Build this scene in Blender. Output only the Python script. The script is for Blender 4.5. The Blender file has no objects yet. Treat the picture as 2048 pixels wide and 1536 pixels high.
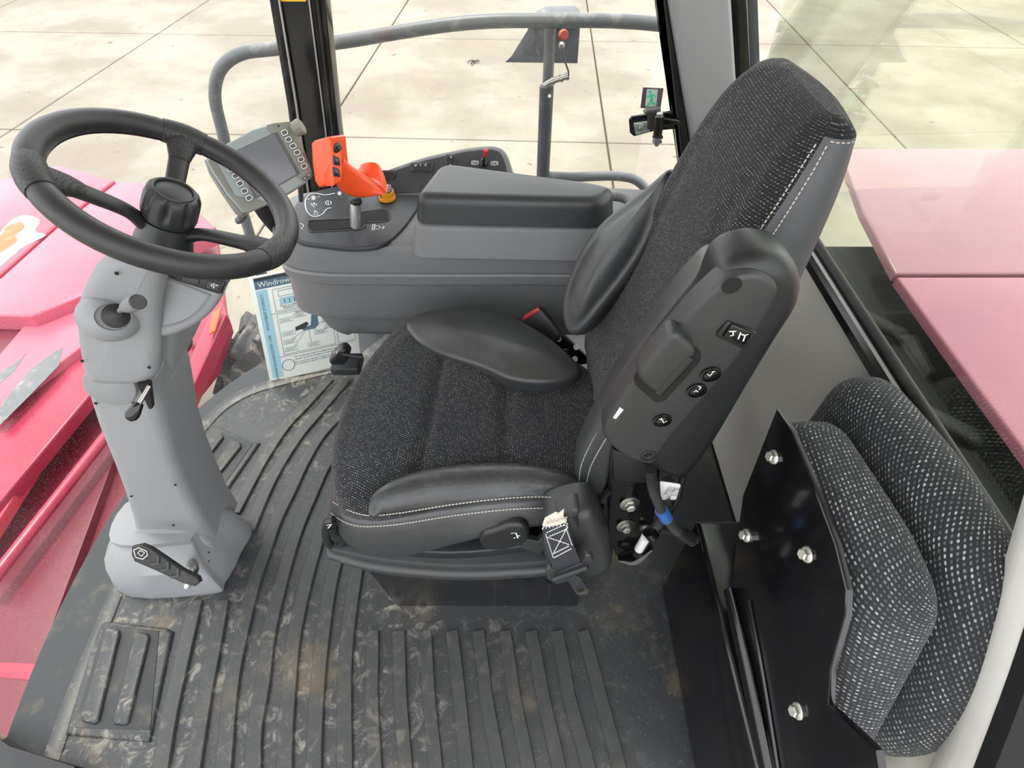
import bpy, math, random
from mathutils import Vector as V, Matrix
random.seed(7)
SC = bpy.context.scene
COL = SC.collection
# ------------------------------------------------------------------ camera
CAM_H, FPX, PITCH = 1.35, 1100.0, math.radians(48)
SN, CS = math.sin(PITCH), math.cos(PITCH)
cam = bpy.data.cameras.new('camera'); cam.sensor_width = 36; cam.lens = 36*FPX/2048
cam.clip_start = .01; cam.clip_end = 300
camo = bpy.data.objects.new('camera', cam); COL.objects.link(camo)
camo.location = (0, 0, CAM_H); camo.rotation_euler = (math.pi/2-PITCH, 0, 0)
SC.camera = camo
# ------------------------------------------------------------------ light
w = bpy.data.worlds.new('sky'); SC.world = w; w.use_nodes = True
bg = w.node_tree.nodes['Background']; bg.inputs[0].default_value = (.95, .97, 1, 1); bg.inputs[1].default_value = 1.5
sun = bpy.data.lights.new('sun', 'SUN'); sun.energy = 1.6; sun.angle = math.radians(9); sun.color = (1, .95, .86)
suno = bpy.data.objects.new('sun', sun); COL.objects.link(suno)
suno.rotation_euler = V((-.16, .2, .95)).to_track_quat('Z', 'Y').to_euler()
SC.view_settings.view_transform = 'Standard'; SC.view_settings.look = 'None'
SC.view_settings.gamma = 1; SC.view_settings.exposure = 1.15
SC.view_settings.use_curve_mapping = False

# ------------------------------------------------------------------ photo rays -> points on real planes
def ray(px, py):
    u, v = (px-1024)/FPX, (py-768)/FPX
    return V((u, CS-v*SN, -(SN+v*CS)))
CP = V((0, 0, CAM_H))
def at(px, py, x=None, y=None, z=None):
    d = ray(px, py)
    k = (z-CAM_H)/d.z if z is not None else (y/d.y if y is not None else x/d.x)
    return CP+d*k
def onp(px, py, pl):
    d = ray(px, py); P, n = pl
    return CP+d*((P-CP).dot(n)/d.dot(n))
def PX(lst, pl): return [onp(a, b, pl) for a, b in lst]
def ext(p, q, z): return p+(q-p)*((z-p.z)/(q.z-p.z))
def YP(y): return (V((0, y, 0)), V((0, -1, 0)))
def ZP(z): return (V((0, 0, z)), V((0, 0, 1)))

# ------------------------------------------------------------------ materials
def srgb(h):
    h = h.lstrip('#'); o = []
    for i in (0, 2, 4):
        c = int(h[i:i+2], 16)/255
        o.append(c/12.92 if c <= .04045 else ((c+.055)/1.055)**2.4)
    return (*o, 1)
class N:
    def __init__(s, name):
        s.m = bpy.data.materials.new(name); s.m.use_nodes = True; s.t = s.m.node_tree
        s.b = s.t.nodes['Principled BSDF']; s.out = s.t.nodes['Material Output']
    def n(s, typ, **k):
        o = s.t.nodes.new(typ)
        for a, v in k.items():
            if a.startswith('i_'):
                key = a[2:]; key = int(key) if key.isdigit() else key.replace('_', ' ')
                if isinstance(v, bpy.types.NodeSocket): s.t.links.new(v, o.inputs[key])
                else: o.inputs[key].default_value = v
            else: setattr(o, a, v)
        return o
    def l(s, a, b): s.t.links.new(a, b)
    def math(s, op, a, b=0.0, c=0.0):
        o = s.n('ShaderNodeMath', operation=op)
        for i, v in enumerate((a, b, c)):
            if isinstance(v, bpy.types.NodeSocket): s.l(v, o.inputs[i])
            else: o.inputs[i].default_value = v
        return o.outputs[0]
    def mix(s, f, a, b):
        o = s.n('ShaderNodeMix', data_type='RGBA')
        for i, v in ((0, f), (6, a), (7, b)):
            if isinstance(v, bpy.types.NodeSocket): s.l(v, o.inputs[i])
            else: o.inputs[i].default_value = v
        return o.outputs[2]
    def noise(s, scale, detail=4, rough=.55, dist=0, vec=None):
        o = s.n('ShaderNodeTexNoise', i_Scale=scale, i_Detail=detail, i_Roughness=rough, i_Distortion=dist)
        s.l(vec if vec else s.coord(), o.inputs['Vector']); return o.outputs[0]
    def coord(s):
        if not hasattr(s, '_c'): s._c = s.n('ShaderNodeTexCoord')
        return s._c.outputs['Object']
    def uv(s):
        s.coord(); return s._c.outputs['UV']
    def ramp(s, v, a, b):
        o = s.n('ShaderNodeMapRange', interpolation_type='SMOOTHSTEP', i_1=a, i_2=b); s.l(v, o.inputs[0]); return o.outputs[0]
    def bump(s, h, strength=.3, dist=.002):
        o = s.n('ShaderNodeBump', i_Strength=strength, i_Distance=dist); s.l(h, o.inputs['Height'])
        s.l(o.outputs[0], s.b.inputs['Normal'])
    def set(s, col=None, rough=None, metal=None, spec=None):
        for k, v in (('Base Color', col), ('Roughness', rough), ('Metallic', metal), ('Specular IOR Level', spec)):
            if v is None: continue
            if isinstance(v, bpy.types.NodeSocket): s.l(v, s.b.inputs[k])
            else: s.b.inputs[k].default_value = v
        return s
MAT = {}
def plain(name, hexc, rough=.5, metal=0, spec=.5, grain=0, gscale=900, dirt=0, dirtc='#8a7d66'):
    s = N(name); c = srgb(hexc)
    col = c
    if dirt:
        f = s.math('MULTIPLY', s.ramp(s.noise(14, 6, .65), .52, .75), dirt)
        col = s.mix(f, c, srgb(dirtc))
    s.set(col, rough, metal, spec)
    if grain: s.bump(s.noise(gscale, 2), grain, .0006)
    MAT[name] = s.m; return s.m
plain('grey_plastic', '#7d7f82', .5, grain=.25, gscale=1400, dirt=.12)
plain('mid_plastic', '#6b6c6e', .5, grain=.3, gscale=1400, dirt=.08)
plain('dark_plastic', '#2f3031', .42, grain=.3, gscale=1200)
plain('black_plastic', '#1c1d1f', .38, grain=.2, gscale=1300)
plain('deck_plastic', '#2a2c31', .45, grain=.2)
plain('lid_plastic', '#2b2d30', .36, grain=.2, gscale=1500)
plain('black_gloss', '#0d0d0e', .16, spec=.6)
plain('black_paint', '#101012', .14, spec=.6, dirt=.06, dirtc='#57524a')
plain('rubber', '#151617', .6, dirt=.1)
plain('orange', '#e85226', .3)
plain('amber', '#c98a1c', .3)
plain('red_button', '#c8303c', .35)
plain('chrome', '#e6e6e6', .3, metal=.9)
plain('zinc', '#acaaa6', .35, metal=1, dirt=.15, dirtc='#6d6353')
plain('bolt_steel', '#cfcdc6', .38, metal=.8)
plain('white_print', '#e4e6e6', .6)
plain('screen', '#6a6c72', .12)
plain('bezel', '#76776f', .45)
plain('bezel_light', '#8b9494', .45)
plain('bezel_dark', '#4f5150', .5)
plain('vinyl', '#b3b0a8', .55, grain=.6, gscale=260, dirt=.12)
plain('pale_trim', '#e2dfda', .5, dirt=.1, dirtc='#b59a72')
plain('pillar_grey', '#8a8a8c', .45, grain=.15, dirt=.05)
plain('strap', '#26272e', .75, grain=.5, gscale=1500)
plain('fray', '#c9c3b4', .9, grain=.8, gscale=700)
plain('blue_tape', '#2c5a96', .45)
plain('white_sleeve', '#d7d7d3', .5)
plain('thread', '#b9b4aa', .8)
plain('card_white', '#cfd3cc', .35)
plain('card_blue', '#8fb9c6', .4)
plain('card_dark', '#3f5f6e', .45)
plain('card_ink', '#2a3238', .5)
plain('card_black', '#141a22', .4)
plain('exit_green', '#2fc59a', .45)
plain('sticker_grey', '#635f63', .4)
plain('sticker_pale', '#c2c3b8', .4)
plain('yellow', '#e8b020', .4)
plain('headliner', '#dcdad4', .8)
plain('rail_paint', '#5a5e60', .42, dirt=.35, dirtc='#b7b3ab')
plain('rail_dark', '#3e4245', .5, dirt=.3, dirtc='#8b867c')
plain('steel_dark', '#24282a', .55, dirt=.25)
plain('slot_dark', '#0a0706', .8)
plain('tread_plate', '#8fa0a0', .5, dirt=.2)
plain('reflector', '#a8503c', .3)

def leather(name, hexc, rough, crack=.5):
    s = N(name)
    g = s.n('ShaderNodeTexVoronoi', feature='DISTANCE_TO_EDGE', i_Scale=420.0); s.l(s.coord(), g.inputs['Vector'])
    c2 = s.n('ShaderNodeTexVoronoi', feature='DISTANCE_TO_EDGE', i_Scale=42.0)
    vm = s.n('ShaderNodeVectorMath', operation='ADD'); s.l(s.coord(), vm.inputs[0])
    nz = s.n('ShaderNodeTexNoise', i_Scale=30.0); sc = s.n('ShaderNodeVectorMath', operation='SCALE'); s.l(nz.outputs[1], sc.inputs[0]); sc.inputs[3].default_value = .03
    s.l(sc.outputs[0], vm.inputs[1]); s.l(vm.outputs[0], c2.inputs['Vector'])
    crease = s.math('MULTIPLY', s.ramp(c2.outputs[0], 0, .05), crack)
    h = s.math('ADD', s.math('MULTIPLY', s.ramp(g.outputs[0], 0, .12), .35), crease)
    col = s.mix(s.ramp(s.noise(9, 5), .45, .8), srgb(hexc), tuple(min(1, x*1.5) for x in srgb(hexc)[:3])+(1,))
    s.set(col, rough, 0, .5); s.bump(h, .22, .0012); MAT[name] = s.m
leather('leather', '#363738', .28)
leather('leather_shiny', '#303132', .19, 1.0)
leather('leather_grey', '#45474a', .46, .1)
leather('wheel_leather', '#242425', .42, .15)

def perforated():
    s = N('perforated')
    g = s.n('ShaderNodeTexVoronoi', i_Scale=330.0, i_Randomness=.0); s.l(s.coord(), g.inputs['Vector'])
    m = s.ramp(g.outputs[0], .25, .42)
    s.set(s.mix(m, srgb('#070707'), srgb('#2e2e2f')), .5); s.bump(m, .7, .001); MAT['perforated'] = s.m
perforated()

def fabric(name, cu, cv, flk, base='#17181b', bright='#8d8d8b', amt=1.0):
    s = N(name)
    sep = s.n('ShaderNodeSeparateXYZ'); s.l(s.uv(), sep.inputs[0])
    wob = s.math('MULTIPLY', s.noise(60, 2, vec=s.uv()), .5)
    v = s.math('ADD', s.math('DIVIDE', sep.outputs[1], cv), wob); row = s.math('FLOOR', v)
    u = s.math('ADD', s.math('ADD', s.math('DIVIDE', sep.outputs[0], cu), s.math('MULTIPLY', row, .37)), wob); cell = s.math('FLOOR', u)
    fu = s.math('SUBTRACT', s.math('FRACT', u), .5); fv = s.math('SUBTRACT', s.math('FRACT', v), .5)
    cmb = s.n('ShaderNodeCombineXYZ'); s.l(cell, cmb.inputs[0]); s.l(row, cmb.inputs[1])
    wn = s.n('ShaderNodeTexWhiteNoise', noise_dimensions='2D'); s.l(cmb.outputs[0], wn.inputs['Vector'])
    # small loop of light yarn in each cell
    fa = s.math('ADD', fu, s.math('MULTIPLY', fv, .35))
    d = s.math('SQRT', s.math('ADD', s.math('MULTIPLY', s.math('POWER', s.math('ABSOLUTE', fa), 2), 4.2), s.math('MULTIPLY', s.math('POWER', s.math('ABSOLUTE', fv), 2), 9)))
    m = s.math('SUBTRACT', 1, s.ramp(d, .35, .85))
    br = s.math('ADD', s.math('MULTIPLY', s.math('POWER', wn.outputs[0], 1.7), .9), .1)
    fine = s.noise(1500, 2, .6, vec=s.uv())
    patch = s.ramp(s.noise(5, 3, vec=s.uv()), .3, .7)
    f = s.math('MULTIPLY', s.math('MULTIPLY', s.math('MULTIPLY', m, br), flk*amt), s.math('ADD', s.math('MULTIPLY', fine, 1.1), s.math('MULTIPLY', patch, .45)))
    col = s.mix(f, srgb(base), srgb(bright))
    s.set(col, .95, 0, .2)
    s.b.inputs['Sheen Weight'].default_value = .12; s.b.inputs['Sheen Roughness'].default_value = .5
    s.bump(s.math('ADD', m, fine), .5, .0012); MAT[name] = s.m
fabric('seat_fabric', .0052, .0044, 1.0, '#1e1f22', '#8a8a88')
fabric('jump_fabric', .0075, .006, 1.15, '#292b2e', '#b4b5b3')

def mat_rubber(name, base, dirt, amt):
    s = N(name)
    n1 = s.noise(5, 6, .6); n2 = s.noise(30, 7, .68, .9); n3 = s.noise(160, 3, .6)
    sx = s.n('ShaderNodeSeparateXYZ'); s.l(s.coord(), sx.inputs[0])
    area = s.math('MULTIPLY', s.ramp(s.noise(2.2, 3), .36, .56), s.math('ADD', .18, s.math('MULTIPLY', s.ramp(sx.outputs[0], .12, -.22), .82)))
    sw = s.math('MULTIPLY', s.ramp(n2, .5, .7), area)
    brown = s.math('MULTIPLY', s.ramp(n1, .53, .68), .55*amt)
    c = s.mix(brown, srgb(base), srgb('#6b5d48'))
    c = s.mix(s.math('MULTIPLY', sw, .5*amt), c, srgb(dirt))
    c = s.mix(s.math('MULTIPLY', s.ramp(n3, .62, .72), .22*amt), c, srgb('#9a9384'))
    r = s.math('ADD', s.math('MULTIPLY', n2, .35), .26)
    s.set(c, r, 0, .5); s.bump(n3, .12, .001); MAT[name] = s.m
mat_rubber('mat_rubber', '#2f3133', '#a09a8c', 1.1)
mat_rubber('mat_rib', '#393a3a', '#8a8272', .7)

def red_paint(name, base, wear, gl=.3, sky_wash=.45):
    s = N(name)
    n1 = s.noise(3.1, 5, .6, .4); n2 = s.noise(26, 5, .7)
    c = s.mix(s.math('MULTIPLY', s.ramp(s.noise(1.3, 4), .35, .7), sky_wash), srgb(base), srgb('#bd7484'))  # pale pink wash in the colour stands in for sky reflection and haze
    if wear:
        m = s.ramp(s.math('ADD', n1, s.math('MULTIPLY', n2, .25)), wear, wear+.06)
        c = s.mix(m, c, s.mix(s.ramp(n1, .66, .8), srgb('#d8cfc2'), srgb('#a5803a')))
    c = s.mix(s.math('MULTIPLY', s.ramp(n2, .62, .72), .35), c, srgb('#6b5048'))
    s.set(c, gl, 0, .5); MAT[name] = s.m
red_paint('red_lit', '#b04a5c', .80)  # paler copy of the red: sun and glare painted into the base
red_paint('hood_sheen', '#87606c', 0, .25, .2)  # greyish pink base paints the sky's reflection onto the red hood
red_paint('hood_sheen_low', '#8a5568', 0, .25, .2)  # lower panel: same sky reflection put into the colour, slightly pinker
plain('bay_black', '#0e1011', .6)
plain('worn_white', '#a8948c', .7, dirt=.9, dirtc='#a05866')
plain('rust', '#8f6b48', .8, dirt=.9, dirtc='#a8948c')
red_paint('red_half_shade', '#8f2138', 0, .3, .15)  # darker copy of the red with the cab's shadow in its colour
red_paint('red_shade', '#5e0c20', 0, .4, .04)  # darkest copy: shade of the recess under the cab painted in
red_paint('red_bright', '#b42330', 0)

def concrete():
    s = N('concrete')
    n1 = s.noise(.55, 6, .62); n2 = s.noise(3, 6, .7); n3 = s.noise(.9, 5, .7, .5)
    c = s.mix(s.ramp(n1, .38, .62), srgb('#7b7569'), srgb('#8e897c'))
    c = s.mix(s.math('MULTIPLY', s.ramp(n2, .48, .72), .3), c, srgb('#70685a'))
    c = s.mix(s.math('MULTIPLY', s.ramp(n3, .62, .8), .4), c, srgb('#746d5e'))
    spots = s.ramp(s.noise(7, 3, .5), .69, .74)
    c = s.mix(s.math('MULTIPLY', spots, .6), c, srgb('#4a4436'))
    s.set(c, .85, 0, .3); s.bump(s.noise(60, 3), .15, .004); MAT['concrete'] = s.m
concrete()
plain('joint_fill', '#4c4638', .9)
plain('mud', '#a59a8c', .9, grain=.5, gscale=60, dirt=.6, dirtc='#5c5650')
plain('tyre', '#4a4a4c', .85, dirt=.8, dirtc='#a79c90')

def glass(name, tint, refl, dust, dscale=260):
    s = N(name)
    s.t.nodes.remove(s.b)
    tr = s.n('ShaderNodeBsdfTransparent', i_Color=srgb(tint)); gl = s.n('ShaderNodeBsdfGlossy', i_Roughness=.0)
    ge = s.n('ShaderNodeNewGeometry'); ior = s.math('ADD', 1.5, s.math('MULTIPLY', ge.outputs['Backfacing'], 1/1.5-1.5))
    fr = s.n('ShaderNodeFresnel', i_IOR=ior); f = s.math('MULTIPLY', fr.outputs[0], refl)
    mx = s.n('ShaderNodeMixShader'); s.l(f, mx.inputs[0]); s.l(tr.outputs[0], mx.inputs[1]); s.l(gl.outputs[0], mx.inputs[2])
    vo = s.n('ShaderNodeTexVoronoi', i_Scale=float(dscale)); s.l(s.coord(), vo.inputs['Vector'])
    dots = s.math('MULTIPLY', s.math('LESS_THAN', vo.outputs[0], .12), s.math('GREATER_THAN', s.noise(9, 3), .45))
    m = s.math('ADD', s.math('MULTIPLY', dots, dust*5), s.math('MULTIPLY', s.ramp(s.noise(4, 4), .4, .75), dust*.1))
    df = s.n('ShaderNodeBsdfTranslucent', i_Color=(.8, .8, .78, 1)); dd = s.n('ShaderNodeBsdfDiffuse', i_Color=(.85, .83, .8, 1))
    m3 = s.n('ShaderNodeMixShader', i_0=.5); s.l(df.outputs[0], m3.inputs[1]); s.l(dd.outputs[0], m3.inputs[2])
    m2 = s.n('ShaderNodeMixShader'); s.l(m, m2.inputs[0]); s.l(mx.outputs[0], m2.inputs[1]); s.l(m3.outputs[0], m2.inputs[2])
    s.l(m2.outputs[0], s.out.inputs[0]); MAT[name] = s.m
glass('glass_front', '#fbfbfa', .35, .07)
glass('glass_side', '#fcfcfa', .6, .05)
glass('glass_rear', '#f8fbf3', 2.2, .03)

# ------------------------------------------------------------------ geometry helpers
def link(name, me, mat, parent=None):
    o = bpy.data.objects.new(name, me); COL.objects.link(o)
    if mat: me.materials.append(MAT[mat])
    if parent is not None:
        o.parent = parent
        p = parent
        T = V((0, 0, 0))
        while p is not None: T += p.location; p = p.parent
        o.location = -T          # meshes are written in world coordinates
        o['_w'] = 1
    return o
def mesh(name, vs, fs, mat, parent=None, smooth=True, uv=None, ang=38):
    me = bpy.data.meshes.new(name); me.from_pydata([tuple(v) for v in vs], [], fs)
    if uv:
        l = me.uv_layers.new(name='UVMap')
        for lp in me.loops: l.data[lp.index].uv = uv[lp.vertex_index]
    if smooth:
        me.polygons.foreach_set('use_smooth', [True]*len(me.polygons)); me.set_sharp_from_angle(angle=math.radians(ang))
    me.update()
    return link(name, me, mat, parent)
def thing(name, label, cat, loc, group=None):
    o = bpy.data.objects.new(name, None); COL.objects.link(o); o.location = loc; o.empty_display_size = .05
    o['label'] = label; o['category'] = cat
    if group: o['group'] = group
    return o
def tag(o, label, cat, group=None):
    o['label'] = label; o['category'] = cat
    if group: o['group'] = group
    return o
def struct(o, label=None):
    o['kind'] = 'structure'
    if label: o['label'] = label
    return o
def catmull(pts, sub, closed=False):
    n = len(pts); out = []
    if n < 3 or sub <= 1: return list(pts)
    rng = range(n if closed else n-1)
    for i in rng:
        p1, p2 = pts[i], pts[(i+1) % n]
        p0 = pts[(i-1) % n] if closed or i > 0 else p1*2-p2
        p3 = pts[(i+2) % n] if closed or i < n-2 else p2*2-p1
        for k in range(sub):
            t = k/sub
            out.append(.5*((2*p1)+(p2-p0)*t+(2*p0-5*p1+4*p2-p3)*t*t+(3*p1-p0-3*p2+p3)*t**3))
    if not closed: out.append(pts[-1])
    return out
def roundpoly(P, r, k=4):
    out = []; n = len(P)
    for i in range(n):
        a, b, c = P[i-1], P[i], P[(i+1) % n]; d1, d2 = a-b, c-b
        L = min(r, d1.length*.48, d2.length*.48)
        p, q = b+d1.normalized()*L, b+d2.normalized()*L
        for j in range(k+1):
            t = j/k; out.append(p*(1-t)**2+b*(2*t*(1-t))+q*t*t)
    return out
def basis(n, up=V((0, 0, 1))):
    n = n.normalized()
    e1 = up.cross(n)
    if e1.length < 1e-4: e1 = V((1, 0, 0))
    e1.normalize(); return e1, n.cross(e1).normalized(), n
def slab(name, P, n, h, r, mat, parent=None, seg=3, rb=0, rings=0, dz=None, dome=0, taper=0, uvs=1.0, uvang=0.0, smooth=True, ang=38):
    """planar outline P = front face, solid goes back along -n by h; edges rounded by r (front) and rb (back)"""
    n = n.normalized(); e1, e2, _ = basis(n, V((0, 0, 1)) if abs(n.z) < .95 else V((0, 1, 0)))
    c = sum(P, V((0, 0, 0)))/len(P)
    q = [((p-c).dot(e1), (p-c).dot(e2)) for p in P]
    A = sum(q[i][0]*q[(i+1) % len(q)][1]-q[(i+1) % len(q)][0]*q[i][1] for i in range(len(q)))
    if A < 0: q.reverse()
    m = len(q); nor = []
    for i in range(m):
        a, b, d = V(q[i-1]), V(q[i]), V(q[(i+1) % m])
        t1 = (b-a).normalized() if (b-a).length > 1e-9 else V((1, 0)); t2 = (d-b).normalized() if (d-b).length > 1e-9 else t1
        n1, n2 = V((t1.y, -t1.x)), V((t2.y, -t2.x)); s_ = n1+n2
        if s_.length < 1e-6: s_ = n1
        s_.normalize(); k = 1/max(.6, s_.dot(n1)); nor.append(s_*k)
    prof = []   # (inset, height, arc)
    if rb > 0:
        for k in range(seg+1):
            f = math.pi/2*k/seg; prof.append((rb*(1-math.sin(f)), -h+rb*(1-math.cos(f)), 0))
    else: prof.append((-taper, -h, 0))
    if r > 0:
        for k in range(seg+1):
            f = math.pi/2*k/seg; prof.append((r*(1-math.cos(f)), -r+r*math.sin(f), 0))
    else: prof.append((0, 0, 0))
    def off(ins):
        T = [V((q[i][0]-nor[i].x*ins, q[i][1]-nor[i].y*ins)) for i in range(m)]
        if ins <= 0: return T
        for _ in range(12):
            bad = [(T[(i+1) % m]-T[i]).dot(V(q[(i+1) % m])-V(q[i])) < 0 for i in range(m)]
            if not any(bad) or all(bad): break
            i0 = next(i for i in range(m) if bad[i] and not bad[i-1]); i = i0; seen = 0
            while seen < m:
                if not bad[i % m]: i += 1; seen += 1; continue
                a = i
                while bad[i % m] and seen < m: i += 1; seen += 1
                b = i   # edges a..b-1 are folded, vertices a..b collapse
                d1 = V(q[a % m])-V(q[(a-1) % m]); d2 = V(q[(b+1) % m])-V(q[b % m]); p1, p2 = T[a % m], T[b % m]
                cr = d1.x*d2.y-d1.y*d2.x; x = (p1+p2)/2
                if abs(cr) > 1e-12:
                    t = ((p2.x-p1.x)*d2.y-(p2.y-p1.y)*d2.x)/cr; x2 = p1+d1*t
                    if (x2-x).length < 2*abs(ins): x = x2
                for k in range(a, b+1): T[k % m] = x.copy()
        return T
    vs, uv, fs = [], [], []
    arc = 0; arcs = [0]*len(prof)
    for k in range(len(prof)-2, -1, -1):
        arc += math.hypot(prof[k][0]-prof[k+1][0], prof[k][1]-prof[k+1][1]); arcs[k] = arc
    ca, sa = math.cos(uvang), math.sin(uvang)
    def put(a, b, hh, ua, ub):
        vs.append(c+e1*a+e2*b+n*hh); uv.append(((ua*ca-ub*sa)*uvs+5, (ua*sa+ub*ca)*uvs+5))
    for k, (ins, hh, _) in enumerate(prof):
        li = prof[-1][0]; T = off(ins)
        for i in range(m):
            a, b = T[i]
            ua, ub = q[i][0]-nor[i].x*(li-arcs[k]), q[i][1]-nor[i].y*(li-arcs[k])
            put(a, b, hh, ua, ub)
    R = len(prof)
    li = prof[-1][0]; top = [(p.x, p.y) for p in off(li)]
    if rings:
        cx = sum(t[0] for t in top)/m; cy = sum(t[1] for t in top)/m
        for k in range(1, rings):
            f = 1-k/rings
            for i in range(m):
                a, b = cx+(top[i][0]-cx)*f, cy+(top[i][1]-cy)*f
                hh = dome*(1-f*f)
                if dz: hh += dz(c+e1*a+e2*b)*min(1, k/2)
                put(a, b, hh, a, b)
        R += rings-1
    for k in range(R-1):
        for i in range(m):
            j = (i+1) % m; fs.append((k*m+i, k*m+j, (k+1)*m+j, (k+1)*m+i))
    def capf(ids):
        o = []
        for i in ids:
            if not o or (vs[i]-vs[o[-1]]).length > 1e-6: o.append(i)
        while len(o) > 3 and (vs[o[0]]-vs[o[-1]]).length < 1e-6: o.pop()
        return tuple(o)
    fs.append(capf(list(reversed(range(m)))))
    if rings:
        hh = dome+(dz(c+e1*cx+e2*cy) if dz else 0); put(cx, cy, hh, cx, cy); z = len(vs)-1
        for i in range(m): fs.append(((R-1)*m+i, (R-1)*m+(i+1) % m, z))
    else: fs.append(capf(range((R-1)*m, R*m)))
    return mesh(name, vs, fs, mat, parent, smooth, uv, ang)
def pslab(name, px, pl, h, r, mat, parent=None, sm=0, rp=0, **k):
    P = PX(px, pl)
    if rp: P = roundpoly(P, rp)
    elif sm > 1: P = catmull(P, sm, True)
    return slab(name, P, pl[1], h, r, mat, parent, **k)
def rrect(c, ex, ey, w_, h_, r, k=4):
    o = []
    for sx, sy, a0 in ((1, 1, 0), (-1, 1, 90), (-1, -1, 180), (1, -1, 270)):
        for i in range(k+1):
            a = math.radians(a0+90*i/k)
            o.append(c+ex*(sx*(w_/2-r)+r*math.cos(a))+ey*(sy*(h_/2-r)+r*math.sin(a)))
    return o
def box(name, c, ex, ey, sx, sy, sz, r, mat, parent=None, cr=None, **k):
    """c = centre of the front face; ex, ey in-plane unit axes; goes back by sz"""
    ex, ey = ex.normalized(), ey.normalized(); n = ex.cross(ey)
    return slab(name, rrect(c, ex, ey, sx, sy, cr if cr is not None else max(r, .0008)), n, sz, r, mat, parent, **k)
def ring(c, e1, e2, ra, rb, n): return [c+e1*(ra*math.cos(2*math.pi*i/n))+e2*(rb*math.sin(2*math.pi*i/n)) for i in range(n)]
def loft(name, rings, mat, parent=None, cap=True, uv=None, ang=38, close=True):
    m = len(rings[0]); vs = [v for r_ in rings for v in r_]; fs = []
    for k in range(len(rings)-1):
        for i in range(m if close else m-1):
            j = (i+1) % m; fs.append((k*m+i, k*m+j, (k+1)*m+j, (k+1)*m+i))
    if cap and close: fs.append(tuple(reversed(range(m)))); fs.append(tuple(range((len(rings)-1)*m, len(rings)*m)))
    return mesh(name, vs, fs, mat, parent, True, uv, ang)
def lathe(name, o, ax, prof, mat, parent=None, n=28, ang=38, flute=None):
    e1, e2, a = basis(ax, V((0, 0, 1)) if abs(ax.normalized().z) < .9 else V((0, 1, 0)))
    rs = []
    for r_, h in prof:
        rr = []
        for i in range(n):
            t = 2*math.pi*i/n; q = r_*(flute(t, h) if flute else 1)
            rr.append(o+a*h+e1*(q*math.cos(t))+e2*(q*math.sin(t)))
        rs.append(rr)
    return loft(name, rs, mat, parent, True, None, ang)
def cyl(name, p0, p1, r0, mat, parent=None, r1=None, n=16, bev=.1):
    r1 = r0 if r1 is None else r1; L = (p1-p0).length; b = min(r0, r1)*bev
    return lathe(name, p0, p1-p0, [(r0-b, 0), (r0, b), (r1, L-b), (r1-b, L)], mat, parent, n)
def tube(name, pts, r, mat, parent=None, n=10, sub=1, closed=False, up=None, flat=1.0, uvm=False, ang=50):
    """r: number or list at control points; up+flat give an elliptic section (flat = thickness along up / width)"""
    m0 = len(pts); rad = r if isinstance(r, (list, tuple)) else [r]*m0
    P = catmull(pts, sub, closed)
    if sub > 1 and m0 >= 3:
        RR = [x.x for x in catmull([V((a, 0, 0)) for a in rad], sub, closed)]
    else: RR = list(rad)
    rs = []; pn = None; K = len(P); uv = []; s = 0
    for i in range(K):
        a = P[(i-1) % K] if closed or i > 0 else P[i]; b = P[(i+1) % K] if closed or i < K-1 else P[i]
        t = (b-a).normalized()
        if up is not None: pn = up-t*up.dot(t)
        elif pn is None: pn = t.orthogonal()
        else: pn = pn-t*pn.dot(t)
        pn = pn.normalized(); sd = t.cross(pn)
        if i: s += (P[i]-P[i-1]).length
        rs.append([P[i]+sd*(RR[i]*math.cos(2*math.pi*k/n))+pn*(RR[i]*flat*math.sin(2*math.pi*k/n)) for k in range(n)])
        uv += [(s, RR[i]*2*math.pi*k/n) for k in range(n)]
    if closed: rs.append(rs[0]); uv += uv[:n]
    return loft(name, rs, mat, parent, not closed, uv if uvm else None, ang)
def sweep(name, pts, prof, up, mat, parent=None, sub=1, ang=38):
    """prof: closed list of (side, up) offsets swept along pts"""
    P = catmull(pts, sub); rs = []
    for i in range(len(P)):
        t = (P[min(i+1, len(P)-1)]-P[max(i-1, 0)]).normalized(); pn = (up-t*up.dot(t)).normalized(); sd = t.cross(pn)
        rs.append([P[i]+sd*a+pn*b for a, b in prof])
    return loft(name, rs, mat, parent, True, None, ang)
def ink(name, polys, pl, wd, mat, parent, off=.0008, closed=False):
    """flat printed strokes on a surface; polys = polylines of 3D points on plane pl"""
    vs, fs = [], []; n = pl[1]
    for P in polys:
        b = len(vs)
        for i in range(len(P)):
            t = P[min(i+1, len(P)-1)]-P[max(i-1, 0)]
            sd = n.cross(t).normalized()*(wd/2)
            vs += [P[i]-sd+n*off, P[i]+sd+n*off]
        for i in range(len(P)-1): fs.append((b+2*i, b+2*i+2, b+2*i+3, b+2*i+1))
    return mesh(name, vs, fs, mat, parent, False)
def inkpx(name, polys, pl, wd, mat, parent, off=.0008, sub=1):
    return ink(name, [catmull(PX(p, pl), sub) for p in polys], pl, wd, mat, parent, off)
def text(name, s, o, ex, ey, size, mat, parent, align='LEFT'):
    cu = bpy.data.curves.new('t', 'FONT'); cu.body = s; cu.size = 1; cu.align_x = align; cu.resolution_u = 2
    ob = bpy.data.objects.new('t', cu); COL.objects.link(ob)
    me = bpy.data.meshes.new_from_object(ob.evaluated_get(bpy.context.evaluated_depsgraph_get()))
    bpy.data.objects.remove(ob); bpy.data.curves.remove(cu)
    ex, ey = ex.normalized(), ey.normalized(); nn = ex.cross(ey)
    for v in me.vertices: v.co = o+ex*(v.co.x*size)+ey*(v.co.y*size)+nn*.0009
    me.name = name; me.materials.clear()
    return link(name, me, mat, parent)
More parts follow.
